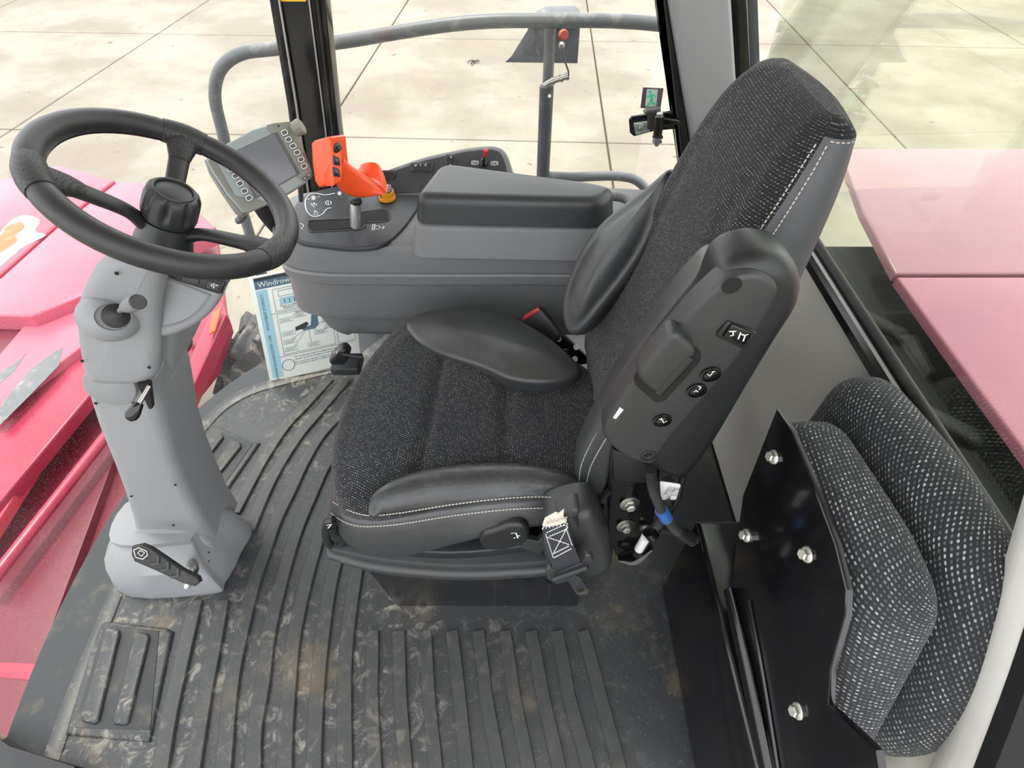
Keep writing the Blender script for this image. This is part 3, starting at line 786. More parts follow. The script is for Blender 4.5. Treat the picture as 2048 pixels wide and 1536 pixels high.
# ================================================================== STEERING WHEEL
wt = thing('steering_wheel', 'black leather steering wheel with three spokes and fluted hub knob', 'steering wheel', (-.49, .74, .86))
K = .84; cW = V((-.5816*K, .8802*K, CAM_H-(CAM_H-.8685)*K)); R0, T0 = .188*K, .0205*K
nW = V((math.sin(.6764), math.sin(.0968), 1)).normalized()
e1W = V((1, 0, -nW.x/nW.z)).normalized(); e2W = nW.cross(e1W)
plW = (cW, nW)
def wang(px):
    d = onp(*px, plW)-cW; return math.atan2(d.dot(e2W), d.dot(e1W))
def wp(a, r=R0, h=0): return cW+e1W*(r*math.cos(a))+e2W*(r*math.sin(a))+nW*h
aF, aL, aR = wang((368, 268)), wang((100, 356)), wang((540, 500))
spk = sorted([aF, aL, aR])
hwid = .19
for i in range(3):
    a0 = spk[i]+hwid; a1 = spk[(i+1) % 3]-hwid
    if a1 < a0: a1 += 2*math.pi
    P = [wp(a0+(a1-a0)*k/26) for k in range(27)]
    rr = [T0*.96]+[T0]*25+[T0*.96]
    g = tube('rim_grip', P, rr, 'wheel_leather', wt, 18)
    tube('grip_seam', [wp(a0+(a1-a0)*k/26, R0-T0*.88, -T0*.5) for k in range(27)], .0008, 'black_gloss', g, 5)
hb = cW-nW*.075
for a in spk:
    P = [wp(a-hwid+2*hwid*k/10) for k in range(11)]
    s = tube('thumb_grip', P, [T0*1.02+T0*.12*math.sin(math.pi*k/10) for k in range(11)], 'perforated', wt, 18)
    inn = [wp(a, R0-.004, -.002), wp(a, R0-.034, -.008), wp(a, R0-.05, -.014)]
    tube('thumb_web', inn, [.026, .019, .0145], 'perforated', s, 16, 4, False, nW, .6)
    tube('spoke', [wp(a, R0-.03, -.008), wp(a, R0-.06, -.02), wp(a, .055, -.04), wp(a, .03, -.062), wp(a, .012, -.075)], [.0155, .0145, .014, .017, .02], 'wheel_leather', wt, 16, 5, False, nW, .62)
lathe('hub', hb-nW*.03, nW, [(.034, 0), (.034, .02), (.033, .05), (.034, .062)], 'wheel_leather', wt, 32)
lathe('hub_knob', hb+nW*.030, nW, [(.036, 0), (.0375, .006), (.0375, .011), (.0375, .014), (.0375, .022), (.037, .031), (.0365, .036), (.034, .0425), (.03, .046), (.0255, .0465), (.025, .0445), (.002, .0445)], 'dark_plastic', wt, 96, 50,
      lambda t, h: 1-.16*max(0, math.cos(8*t))**2*max(0, min(1, (h-.009)/.006))*(1 if h < .043 else 0))
lathe('hub_cap', hb+nW*.0735, nW, [(.024, 0), (.024, .0015), (.022, .0022), (.002, .0026)], 'black_plastic', wt, 32)
tube('cap_ring', [hb+nW*.077+e1W*(.0262*math.cos(k*.2618))+e2W*(.0262*math.sin(k*.2618)) for k in range(24)], .0016, 'dark_plastic', wt, 6, 1, True)
# ================================================================== RIGHT HAND CONSOLE
cs = thing('side_console', 'grey moulded right-hand control console beside the seat', 'console', (-.1, 1.25, .27))
def cring(z, yn, xf, xr=.36, yfar=1.36, bev=.09):
    pts = [V((xf, yfar-.08, z)), V((xf, yn+bev*1.2, z)), V((xf+bev*.35, yn+bev*.35, z)), V((xf+bev*1.4, yn, z)), V((xf+.3, yn-.004, z)), V((.0, yn-.004, z)), V((xr-.05, yn, z)), V((xr, yn+.05, z)), V((xr, yfar, z)), V((xf+.12, yfar, z))]
    return catmull(pts, 6, True)
xF = -.60
loft('lower_body', [cring(.345, 1.145, xF+.0, .34), cring(.358, 1.137, xF-.014, .35), cring(.38, 1.134, xF-.014, .35), cring(.47, 1.122, xF+.0), cring(.495, 1.118, xF+.004)], 'mid_plastic', cs, True, None, 30)
loft('waist_band', [cring(.49, 1.112, xF+.004), cring(.495, 1.108, xF), cring(.522, 1.104, xF), cring(.527, 1.108, xF+.003)], 'mid_plastic', cs, True, None, 30)
loft('upper_body', [cring(.52, 1.114, xF+.005), cring(.585, 1.108, xF), cring(.602, 1.112, xF+.004), cring(.609, 1.125, xF+.016)], 'mid_plastic', cs, True, None, 30)
# under-console leg box
loft('support_box', [catmull([V((x, y, z)) for x, y in ((-.58-q, 1.25), (-.56-q, 1.185), (-.5-q, 1.155+e), (-.2, 1.15+e), (.26, 1.15+e), (.3, 1.18), (.3, 1.35), (-.56-q, 1.35))], 5, True) for z, q, e in ((.25, -.075, .05), (.262, -.055, .022), (.29, -.03, .006), (.37, 0, 0))], 'mid_plastic', cs)
# riser under the armrest lid
pz = ZP(.672)
rise = [(822, 452), (1195, 459), (1226, 452), (1244, 432), (1236, 418), (1190, 405), (905, 372), (835, 420)]
pslab('lid_riser', rise, pz, .075, .012, 'mid_plastic', cs, rp=.035, taper=.012)
lidm = [(832, 443), (1185, 453), (1208, 447), (1223, 430), (1214, 419), (1180, 410), (905, 372), (880, 378)]
P = roundpoly(PX(lidm, ZP(.678)), .03)
ld = slab('armrest_lid', [p+Z*.062 for p in P], Z, .062, .022, 'lid_plastic', cs, seg=6, taper=.006, ang=50)
# cup rim behind the lid
tube('cup_rim', [V((.22, 1.24, .66)), V((.27, 1.235, .657)), V((.29, 1.20, .655)), V((.285, 1.15, .65))], .011, 'mid_plastic', cs, 10, 5)
# black control deck
pdk = ZP(.616)
deck = [(586, 412), (610, 386), (690, 368), (790, 362), (826, 366), (843, 385), (836, 415), (810, 452), (782, 480), (750, 493), (700, 496), (600, 484), (584, 470), (578, 440)]
dk = pslab('control_deck', deck, pdk, .012, .005, 'deck_plastic', cs, rp=.03)
pdt = ZP(.6166)
pslab('lever_slot', [(618, 447), (626, 442), (716, 439), (720, 428), (770, 421), (778, 428), (776, 438), (766, 441), (728, 443), (722, 455), (630, 461), (620, 458)], ZP(.6175), .003, 0, 'slot_dark', dk, rp=.012)
pr = PX([(616, 447), (625, 441), (700, 438), (716, 436), (722, 425), (768, 419), (780, 427), (778, 439), (766, 443), (730, 446), (724, 457), (630, 463), (618, 460)], ZP(.617))
tube('slot_rim', catmull(pr, 3, True), .0016, 'dark_plastic', dk, 6, 1, True)
inkpx('symbol', [[(670, 387), (650, 390), (632, 387), (620, 389), (611, 400), (612, 418), (620, 430), (632, 434), (645, 428), (654, 418), (663, 416)]], pdt, .0022, 'white_print', dk, .0006, 4)
def star(c, r): return [[(c[0]-r, c[1]), (c[0]+r, c[1])], [(c[0]-r*.6, c[1]-r*.6), (c[0]+r*.6, c[1]+r*.6)], [(c[0]-r*.6, c[1]+r*.6), (c[0]+r*.6, c[1]-r*.6)], [(c[0], c[1]-r*.8), (c[0], c[1]+r*.8)]]
inkpx('symbol', star((627, 396), 6)+star((679, 387), 5)+[[(615, 398), (619, 399)], [(636, 394), (640, 393)], [(628, 405), (629, 410)]], pdt, .0016, 'white_print', dk, .0006)
inkpx('symbol', [[(622, 408), (634, 409), (629, 415), (622, 408)], [(630, 421), (637, 428), (629, 427), (630, 421)], [(626, 430), (640, 431)], [(653, 402), (651, 406), (654, 410)], [(660, 402), (663, 406), (660, 410)], [(656, 401), (657, 411)]], pdt, .0015, 'white_print', dk, .0006)
inkpx('symbol', [[(746, 449), (744, 461), (748, 461), (750, 449), (746, 449)], [(750, 453), (758, 452), (760, 456), (757, 459), (750, 458)], [(762, 456), (769, 455), (766, 452)], [(769, 455), (765, 459)]], pdt, .0016, 'white_print', dk, .0006)
inkpx('symbol', [[(600, 447), (606, 449), (607, 454), (602, 456), (606, 459)]], pdt, .0016, 'white_print', dk, .0006)
# tilted switch panel at the window side
spn = V((.0, -.75, .66)).normalized(); spl = (at(900, 345, y=1.36), spn)
pan = [(748, 372), (764, 342), (850, 312), (940, 293), (985, 290), (1005, 295), (1017, 312), (1028, 348), (1045, 365), (1040, 410), (760, 400)]
spo = pslab('switch_panel', pan, spl, .06, .008, 'mid_plastic', cs, rp=.03)
face = [(760, 372), (770, 348), (850, 320), (940, 301), (985, 298), (1000, 304), (1008, 318), (1016, 352), (1000, 380), (760, 388)]
sfp = (spl[0]+spn*.002, spn)
pslab('panel_face', face, sfp, .003, .001, 'deck_plastic', spo, rp=.03)
ft = (sfp[0]+spn*.004, spn)
for px in ([(750, 340), (788, 340), (792, 346), (786, 359), (750, 360)], [(818, 332), (822, 325), (866, 324), (867, 330), (863, 343), (820, 343)], [(889, 318), (892, 308), (912, 309), (914, 316), (911, 338), (890, 338)]):
    s = pslab('rocker_switch', px, ft, .006, .002, 'dark_plastic', cs, 1)
    cx = sum(p[0] for p in px)/len(px); cy = sum(p[1] for p in px)/len(px)
    pslab('rocker', [(cx+(a-cx)*.74, cy+(b-cy)*.72) for a, b in px], (ft[0]+spn*.003, spn), .004, .0015, 'black_plastic', s)
fk = (ft[0]+spn*.0032, spn)
inkpx('symbol', [[(829, 330), (834, 330), (831, 333), (829, 330)], [(841, 328), (841, 332)], [(848, 332), (853, 327), (852, 333)], [(900, 313), (903, 313), (902, 317)], [(899, 329), (903, 331)]], fk, .0012, 'white_print', cs, .0006)
# parking brake toggle
tb = at(968, 326, y=1.34); tb = onp(968, 326, ft)
tg = lathe('toggle_base', tb, spn, [(.0115, 0), (.0115, .006), (.009, .007), (.009, .012), (.006, .014)], 'black_gloss', cs, 6, 20)
tp = tb+spn*.012
q = at(972, 301, y=tp.y-.012)
cyl('toggle_stem', tp, tp+(q-tp)*.6, .0035, 'rubber', cs, .003)
tube('toggle_tip', [tp+(q-tp)*.45, tp+(q-tp)*.7, q, q+(q-tp)*.1], [.0035, .0045, .006, .003], 'red_button', cs, 12, 3)
fe = (sfp[0]+spn*.0004, spn)
def circ(c, r, a0=0, a1=360, k=14): return [(c[0]+r*math.cos(math.radians(a0+(a1-a0)*i/k)), c[1]+r*.85*math.sin(math.radians(a0+(a1-a0)*i/k))) for i in range(k+1)]
for c in ((950, 325.5), (989, 326.5)):
    inkpx('symbol', [circ(c, 4.6), circ(c, 7, -45, 45, 5), circ(c, 7, 135, 225, 5)], fe, .0011, 'white_print', cs, .0006)
    e1, e2, _ = basis(spn)
    text('letter_p', 'P', onp(c[0]-1.8, c[1]+2.3, fe), e1, e2, .0085, 'white_print', cs)
# amber throttle dial
dc = at(775, 397, z=.618)
dl = lathe('speed_dial', dc, Z, [(.0215, 0), (.0215, .007), (.0195, .008), (.0195, .021), (.0185, .022)], 'amber', cs, 36, 30)
lathe('dial_cap', dc+Z*.0221, Z, [(.0165, 0), (.016, .002), (.002, .0022)], 'black_plastic', dl, 28)
dq = (dc+Z*.0245, Z)
inkpx('symbol', [circ((777, 372.5), 4.2), [(775, 372), (779, 371)]], dq, .0012, 'white_print', dl, .0002)
box('dial_pointer', dc+V((-.0125, -.016, .016)), V((.78, -.62, 0)), Z, .003, .014, .003, .0006, 'black_plastic', dl)

# ================================================================== ORANGE CONTROL LEVER
cl_ = thing('control_lever', 'bright orange control handle on chrome shaft standing in the console slot', 'control lever', at(711, 455, z=.617))
s0 = at(711, 453, z=.618); s1 = V((s0.x, s0.y, s0.z+.062))
s1 = at(711, 402, y=s0.y)
cyl('shaft', s0, s1, .0122, 'chrome', cl_, None, 24)
lathe('collar', s1-(s1-s0).normalized()*.004, s1-s0, [(.0145, 0), (.0145, .008), (.013, .01)], 'black_plastic', cl_, 8, 20)
yo = s0.y
hn = V((-.35, -.85, .3)).normalized(); hp = (at(650, 325, y=yo-.05), hn)
gh = pslab('grip_head', [(621, 287), (627, 281), (656, 273), (661, 276), (667, 330), (667, 358), (662, 364), (643, 375), (636, 375), (628, 362), (623, 325)], hp, .05, .006, 'orange', cl_, 1, seg=4)
sn = V((.75, -.55, .3)).normalized()
a = onp(664, 330, hp)
sp_ = (a+sn*.004, sn)
pslab('button_face', [(660, 276), (676, 280), (682, 295), (686, 316), (687, 350), (684, 364), (668, 372), (664, 360), (664, 318)], sp_, .03, .005, 'orange', cl_, 1, seg=3)
bq = (sp_[0]+sn*.003, sn)
b1 = pslab('hat_switch', [(668, 290), (676, 284), (682, 290), (681, 302), (673, 306), (667, 300)], bq, .006, .002, 'black_gloss', cl_, 2)
box('hat_knob', onp(677, 295, bq)+sn*.007, basis(sn)[0], basis(sn)[1], .009, .009, .008, .002, 'dark_plastic', b1)
for cy in (322, 345):
    s = pslab('rocker_switch', [(667, cy-11), (679, cy-7), (681, cy+9), (668, cy+7)], bq, .005, .0015, 'black_plastic', cl_)
    pslab('rocker', [(669, cy-7), (677.5, cy-4), (679, cy+5), (670, cy+4)], (bq[0]+sn*.002, sn), .003, .001, 'black_gloss', s)
# palm rest: swept wedge from the head down over the shaft
def pr_(px, y): return at(px[0], px[1], y=y)
secs = [((686, 322), (672, 374), yo-.035, .030), ((704, 340), (686, 388), yo-.025, .036), ((724, 352), (704, 397), yo-.01, .042), ((748, 368), (728, 398), yo, .046), ((768, 379), (752, 391), yo+.006, .048), ((774, 382), (770, 386), yo+.008, .04)]
rs = []
for top, bot, yy, dp in secs:
    t_, b_ = pr_(top, yy), pr_(bot, yy); c = (t_+b_)/2; e = (t_-b_)/2
    rs.append([c+e*math.cos(k*math.pi/10)+Y*(dp*.5*math.sin(k*math.pi/10))+Y*dp*.3 for k in range(20)])
rr2 = []
for i in range(20):
    rr2.append(catmull([r_[i] for r_ in rs], 4))
rs2 = [[rr2[i][k] for i in range(20)] for k in range(len(rr2[0]))]
loft('palm_rest', rs2, 'orange', cl_, True, None, 60)
# curved thumb horn
hpth = [((716, 340), (724, 352)), ((722, 332), (735, 352)), ((737, 328), (748, 358)), ((752, 331), (760, 366)), ((763, 346), (768, 376)), ((770, 366), (773, 383))]
rs = []
for k, (a, b) in enumerate(hpth):
    ya = yo+.04-.004*k; A, B = pr_(a, ya), pr_(b, ya-.02)
    rs.append([A, A+V((.002, .005, .002)), B+V((.002, .006, 0)), B])
rr2 = [catmull([r_[i] for r_ in rs], 4) for i in range(4)]
loft('thumb_horn', [[rr2[i][k] for i in range(4)] for k in range(len(rr2[0]))], 'orange', cl_, True, None, 60)

# ================================================================== DISPLAY MONITOR
dn = V((.42, -.8, .52)).normalized(); dp = (at(540, 340, y=1.12), dn)
dm = thing('display_monitor', 'grey control display with button columns and knob beside the wheel', 'display', at(520, 440, y=1.12))
outer = [(411, 318), (425, 303), (457, 285), (505, 259), (550, 246), (578, 243), (586, 250), (601, 279), (622, 338), (625, 352), (608, 368), (580, 386), (530, 411), (494, 426), (484, 424), (452, 388), (424, 345)]
hs = pslab('housing', outer, dp, .035, .005, 'bezel_light', dm, 1)
def dpl(h): return (dp[0]+dn*h, dn)
pslab('bezel_right', [(533, 250), (550, 246), (578, 243), (586, 250), (601, 279), (622, 338), (625, 352), (608, 368), (593, 353), (601, 346), (555, 264), (542, 268), (534, 258)], dpl(.0015), .003, .0008, 'bezel', hs)
pslab('bezel_left', [(415, 322), (427, 316), (470, 392), (505, 397), (512, 397), (530, 404), (530, 411), (494, 425), (486, 421), (455, 386), (428, 345)], dpl(.0015), .003, .0008, 'bezel', hs)
pslab('screen_recess', [(462, 306), (554, 263), (603, 346), (511, 398)], dpl(.001), .002, 0, 'bezel_dark', hs)
pslab('screen', [(466, 306), (548, 267), (594, 348), (513, 394)], dpl(.0018), .001, 0, 'screen', hs)
pslab('side_shell', [(408, 320), (415, 316), (430, 345), (458, 388), (492, 426), (484, 433), (470, 427), (444, 390), (418, 348)], dpl(-.012), .05, .006, 'bezel', hs)
ex, ey, _ = basis(dn)
u = (onp(600, 345, dp)-onp(553, 264, dp)).normalized()*-1   # screen's up edge
rgt = u.cross(dn)
rows_r = [(569, 265), (577, 279), (586, 292), (594, 305), (602, 319), (608, 332)]
rows_l = [(452, 328+10), (460, 339+13), (471, 366), (480, 367), (489, 381), (498, 396)]
rows_l = [(461, 338), (471, 352), (480, 367), (489, 382), (498, 396)]
for c in rows_r+rows_l:
    p = onp(c[0], c[1], dpl(.0055))
    bt = box('key', p, rgt, u, .0145, .0115, .006, .0012, 'bezel_dark', dm, .003)
    fr = rrect(p, rgt, u, .012, .0092, .0028, 3)
    ink('key_outline', [fr+fr[:1]], (p, dn), .0014, 'white_print', bt, .0003)
for c in ((610, 357), (618, 350)):
    p = onp(c[0], c[1], dpl(.005)); bt = box('key', p, rgt, u, .011, .008, .005, .0012, 'bezel_dark', dm, .003)
    ink('key_symbol', [[p+rgt*-.002, p+rgt*.002, p+u*.002]], (p, dn), .001, 'white_print', bt, .0003)
kp = onp(592, 258, dpl(0)); kx = (rgt+dn*.45).normalized()
lathe('rotary_knob', kp, kx, [(.012, -.006), (.0155, -.002), (.0155, .006), (.0165, .007), (.0165, .014), (.013, .016)], 'bezel', dm, 24, 30, lambda t, h: 1-(.05*max(0, math.cos(12*t)) if h > .0065 else 0))
cyl('light_sensor', onp(557, 252, dpl(.0016)), onp(557, 252, dpl(.0022)), .002, 'slot_dark', dm, None, 10)
for i in range(7):
    for j in range(3):
        p = onp(607+i*1.75+j*1.7, 307+i*3.2-j*.8, dpl(.0017)); cyl('speaker_hole', p, p+dn*.0005, .0008, 'slot_dark', dm, None, 6)
tube('bracket_foot', [at(486, 424, y=1.13), at(482, 438, y=1.13), at(474, 442, y=1.13)], [.012, .009, .008], 'bezel_dark', dm, 8, 2)
tube('bracket_arm', [at(520, 400, y=1.16), at(545, 440, y=1.2), at(600, 500, y=1.28)], [.024, .022, .022], 'black_plastic', dm, 12, 3, False, dn, .5)
tube('mount_strut', [at(600, 360, y=1.16), at(602, 400, y=1.25)], .006, 'black_plastic', dm, 8)

# ================================================================== INSTRUCTION CARD
kn = V((.25, -.93, .28)).normalized()
kp0 = at(545, 762, z=.012); kpl = (kp0, kn)
kc = thing('instruction_card', 'laminated blue and white operator instruction card leaning at the windscreen corner', 'card', kp0)
TL, BL = onp(497, 556, kpl), onp(540, 764, kpl); BR = onp(722, 722, kpl); TR = TL+(BR-BL)
def kc_(u, v): return BL+(BR-BL)*u+(TL-BL)*v    # card coordinates 0..1
W_, H_ = (BR-BL).length, (TL-BL).length
cb = slab('card_sheet', [kc_(0, 0), kc_(1, 0), kc_(1, 1), kc_(0, 1)], kn, .004, .001, 'card_white', kc)
kex, key = (BR-BL).normalized(), (TL-BL).normalized()
nn = kex.cross(key).normalized()
def patch(name, u0, v0, u1, v1, mat, off): return slab(name, [kc_(u0, v0)+nn*off, kc_(u1, v0)+nn*off, kc_(u1, v1)+nn*off, kc_(u0, v1)+nn*off], nn, .0004, 0, mat, cb, smooth=False)
patch('title_band', .04, .955, .97, .985, 'card_black', .0006)
patch('title_band', .04, .885, .97, .955, 'card_dark', .0006)
patch('margin_band', .04, .03, .15, .875, 'card_blue', .0006)
text('lettering', 'Windrower', kc_(.07, .9), kex, key, .024, 'card_white', cb)
for s, u, v, sz in (('CONSOLE OPERATION', .075, .84, .0115), ('SEAT ADJUSTMENTS', .075, .46, .0115), ('GUIDANCE', .075, .17, .0115)):
    text('lettering', s, kc_(u, v)+nn*.0004, -key, kex, sz, 'card_ink', cb)
kq = (kp0+nn*.0012, nn)
def kl(*seq): return [kc_(u, v) for u, v in seq]
def rect(u0, v0, u1, v1): return kl((u0, v0), (u1, v0), (u1, v1), (u0, v1), (u0, v0))
kK = (BL, nn)
def kink(polys, wd, mat): return ink('printed_lines', polys, kK, wd, mat, cb, .0012)
kink([rect(.2, .66, .95, .86), rect(.25, .79, .6, .84), rect(.2, .24, .75, .63), rect(.78, .24, .97, .63)], .0013, 'card_dark')
kink([kl((.15, .645), (.97, .645)), kl((.15, .225), (.97, .225))], .0012, 'card_ink')
patch('picture_panel', .25, .71, .62, .775, 'card_blue', .0007)
for k in range(6): kink([kl((.3+.05*k, .72), (.3+.05*k, .76))], .002, 'card_ink')
for s, u, v, sz in (('Press to select the function', .25, .69, .0095), ('displayed next to the key', .27, .672, .0095), ('Standard Seat', .38, .612, .0105), ('For windrower specific configuration and operating', .3, .19, .0082), ('system, use Auto Guidance in the windrower', .3, .165, .0082)):
    text('lettering', s, kc_(u, v), kex, key, sz, 'card_ink', cb)
for v in (.135, .115): text('lettering', 'For windrower specific configuration and', kc_(.3, v), kex, key, .0078, 'card_dark', cb)
cc = kc_(.225, .13); kink([[cc+kex*(.02*math.cos(a*.4488))+key*(.02*math.sin(a*.4488)) for a in range(15)]], .0016, 'card_ink')
for u, v in ((.22, .55), (.36, .57), (.6, .585), (.22, .42), (.64, .47), (.66, .41), (.22, .34), (.55, .37), (.22, .265), (.46, .265)):
    kink([rect(u, v, u+.13, v+.035), kl((u+.015, v+.022), (u+.11, v+.022)), kl((u+.015, v+.011), (u+.1, v+.011))], .0011, 'card_dark')
kink([kl((.35, .44), (.42, .46)), kl((.3, .375), (.44, .43)), kl((.32, .3), (.46, .43)), kl((.5, .3), (.49, .43)), kl((.6, .39), (.54, .43)), kl((.66, .48), (.6, .47))], .001, 'card_dark')
# printed picture of a seat
slab('seat_picture', kl((.44, .43), (.56, .43), (.6, .46), (.6, .56), (.54, .565), (.52, .47), (.42, .455)), nn, .0004, 0, 'card_dark', cb).location += nn*.0011
slab('seat_picture', kl((.36, .45), (.46, .45), (.5, .49), (.48, .51), (.36, .48)), nn, .0004, 0, 'card_black', cb).location += nn*.0013

# ================================================================== WINDOW LATCH AND EXIT STICKER
lt = thing('window_latch', 'black window latch with bolts at the right window rear edge', 'latch', at(1315, 270, y=1.5))
yl = 1.475
pslab('latch_plate', [(1258, 240), (1264, 233), (1300, 228), (1352, 222), (1354, 258), (1310, 262), (1268, 273), (1260, 266)], YP(1.5), .006, .002, 'black_gloss', lt, 1)
pslab('clip', [(1268, 248), (1296, 244), (1300, 264), (1272, 270)], YP(1.49), .008, .002, 'bezel_light', lt)
hexbolt('bolt', at(1281, 255, y=1.484), -Y, .006, .008, 'zinc', lt)
pslab('latch_body', [(1288, 228), (1296, 220), (1322, 218), (1324, 232), (1310, 236), (1308, 262), (1296, 260), (1297, 232)], YP(yl), .02, .005, 'dark_plastic', lt, 1)
cyl('pivot_pin', at(1315, 270, y=1.45), at(1319, 232, y=1.45), .0115, 'black_gloss', lt)
cyl('pin_tip', at(1319, 236, y=1.45), at(1320, 226, y=1.45), .0085, 'zinc', lt)
lathe('knob_washer', at(1315, 276, y=1.45), at(1313, 290, y=1.45)-at(1315, 276, y=1.45), [(.014, -.004), (.014, .0), (.009, .002), (.009, .006), (.013, .008), (.013, .011), (.006, .013), (.006, .02)], 'zinc', lt, 18)
pslab('latch_arm', [(1322, 236), (1358, 240), (1364, 250), (1324, 252)], YP(1.47), .01, .003, 'black_gloss', lt)
es = pslab('exit_sticker', [(1286, 175), (1327, 176.5), (1321, 218), (1281, 216)], YP(1.53), .0012, 0, 'sticker_grey', None, 1)
tag(es, 'green running man emergency exit sticker on the right window glass', 'sticker')
ps = pslab('sticker_panel', [(1294, 178.5), (1316, 179.5), (1312, 214), (1290, 213)], YP(1.528), .0006, 0, 'sticker_pale', es)
pf_ = YP(1.5275)
def lim(px, wd): return inkpx('running_figure', [px], pf_, wd, 'exit_green', es, .0006)
lathe('running_figure', at(1300, 183.5, y=1.527), -Y, [(.0042, 0), (.0042, .0004)], 'exit_green', es, 14)
lim([(1301, 188), (1304, 200)], .0075); lim([(1301, 189), (1309, 190), (1312, 195)], .0032); lim([(1300, 189), (1296, 194), (1291, 195)], .0032)
lim([(1303, 199), (1299, 206), (1294, 213)], .0042); lim([(1304, 199), (1306, 207), (1315, 207.5)], .0042)
# yellow warning decal on the front right pillar
yd = pslab('warning_decal', [(555, -40), (608, -40), (612, 3), (558, 3)], YP(1.4895), .001, 0, 'yellow', None)
tag(yd, 'yellow bordered warning decal high on the black front pillar', 'decal')
# ================================================================== OPERATOR SEAT
st = thing('operator_seat', 'black operator seat with grey flecked fabric and leather bolsters', 'seat', (-.06, .755, 0))
# pedestal
pp0 = [at(735, 1140, y=.49), at(790, 1215, z=.004), at(1155, 1220, z=.004)]
prof = [V((-.35, .49, .30)), V((-.34, .49, .10)), V((-.28, .49, .004)), V((.158, .49, .004)), V((.158, .49, .30))]
prof[1] = V((at(735, 1140, y=.49).x, .49, at(735, 1140, y=.49).z))
ped = slab('pedestal', prof, -Y, .5, .004, 'black_paint', st, ang=20)
inkpx('panel_mark', [[(990, 1200), (990, 1168), (1000, 1160), (1090, 1160), (1098, 1168), (1098, 1200)]], YP(.4895), .0012, 'steel_dark', ped, .0005)
# suspension rail / pan
def oring(px, z): return [at(a, b, z=z) for a, b in px]
pan_px = [(648, 1092), (672, 1118), (760, 1140), (900, 1152), (1010, 1150), (1110, 1140), (1190, 1110), (1200, 900), (1150, 800), (820, 800), (720, 850), (668, 960)]
P = catmull(oring(pan_px, .30), 5, True)
slab('suspension_pan', P, Z, .05, .012, 'dark_plastic', st, seg=3, taper=-.012)
P2 = [c_ for c_ in catmull(oring([(660, 1086), (690, 1106), (780, 1122), (900, 1132), (1010, 1130), (1100, 1120), (1170, 1090), (1180, 900), (820, 830), (730, 880), (680, 970)], .315), 5, True)]
slab('pan_lip', P2, Z, .02, .005, 'dark_plastic', st, seg=2)
P3 = catmull(oring([(690, 1060), (760, 1092), (900, 1106), (1060, 1090), (1150, 1060), (1170, 900), (830, 840), (740, 900)], .34), 4, True)
slab('frame_tray', P3, Z, .03, .004, 'black_plastic', st)
# cushion
def groove(p):
    x1 = -.163+(p.y-.75)*.06; x2 = -.015+(p.y-.75)*.0
    d = -.014*math.exp(-((p.x-x1)/.012)**2)-.012*math.exp(-((p.x-x2)/.011)**2)
    d += .012*math.exp(-((p.y-.56)/.05)**2)*0
    d += -.02*math.exp(-((p.x-.02)/.12)**2-((p.y-.76)/.13)**2)+.008*math.exp(-((p.x+.25)/.07)**2)
    return d
cpx = [(671, 1000), (656, 940), (660, 870), (690, 775), (745, 690), (800, 640), (880, 612), (960, 612), (1050, 640), (1130, 695), (1205, 752), (1225, 860), (1205, 960), (1185, 1000), (1000, 1004), (830, 1018), (745, 1022), (700, 1014)]
P = catmull(oring(cpx, .475), 6, True)
cush = slab('cushion', P, Z, .075, .035, 'seat_fabric', st, seg=5, rings=26, dz=groove, dome=.012, uvang=.5, ang=70)
# near side leather skirt, wrapping round the front corner
def skirt(px_top, px_bot, yt, yb):
    return [at(a, b, y=yt) for a, b in px_top], [at(a, b, y=yb) for a, b in px_bot]
top = [(663, 1016), (676, 1026), (700, 1038), (735, 1043), (800, 1038), (900, 1022), (1000, 1010), (1080, 1006), (1170, 1010)]
bot = [(664, 1030), (690, 1080), (726, 1103), (770, 1113), (830, 1112), (900, 1092), (970, 1073), (1060, 1052), (1160, 1040)]
ysk = [.55, .512, .492, .486, .486, .487, .489, .494, .502]
T = catmull([at(a, b, y=y) for (a, b), y in zip(top, ysk)], 5); B = catmull([at(a, b, y=y-.004) for (a, b), y in zip(bot, ysk)], 5)
rs = []
for t_, b_ in zip(T, B):
    m_ = (t_+b_)/2+V((0, -.016, 0)); q1 = t_*.8+b_*.2+V((0, -.010, .0)); q3 = t_*.2+b_*.8+V((0, -.011, 0))
    rs.append([t_+V((0, .004, .004)), t_+V((0, -.003, 0)), q1, m_, q3, b_, b_+V((0, .03, -.004)), t_+V((0, .03, -.004))])
sk = loft('side_skirt', rs, 'leather', st, True, None, 60)
def stitch(pts, parent, r=.0009, step=.0062, mat='thread'):
    P = catmull(pts, 14); d = 0; vs, fs = [], []; acc = [P[0]]
    L = [0]
    for i in range(1, len(P)): L.append(L[-1]+(P[i]-P[i-1]).length)
    def pt(s):
        for i in range(1, len(P)):
            if L[i] >= s: return P[i-1]+(P[i]-P[i-1])*((s-L[i-1])/max(1e-9, L[i]-L[i-1]))
        return P[-1]
    s = 0
    while s+step*.7 < L[-1]:
        a, b = pt(s), pt(s+step*.68); t = (b-a).normalized(); e = t.orthogonal().normalized(); f = t.cross(e); k = len(vs)
        for q in (a, b):
            for g in range(4): vs.append(q+e*(r*math.cos(g*math.pi/2))+f*(r*math.sin(g*math.pi/2)))
        for g in range(4): fs.append((k+g, k+(g+1) % 4, k+4+(g+1) % 4, k+4+g))
        s += step
    return mesh('stitching', vs, fs, mat, parent, False)
stitch([t_+V((0, -.0085, -.0035)) for t_ in T[::5]], sk)
stitch([at(a, b, y=y-.004) for (a, b), y in zip([(666, 1004), (690, 1018), (735, 1031), (800, 1026), (900, 1010), (1000, 998), (1080, 994), (1170, 998)], [.548, .506, .486, .481, .482, .486, .491, .499])], cush)
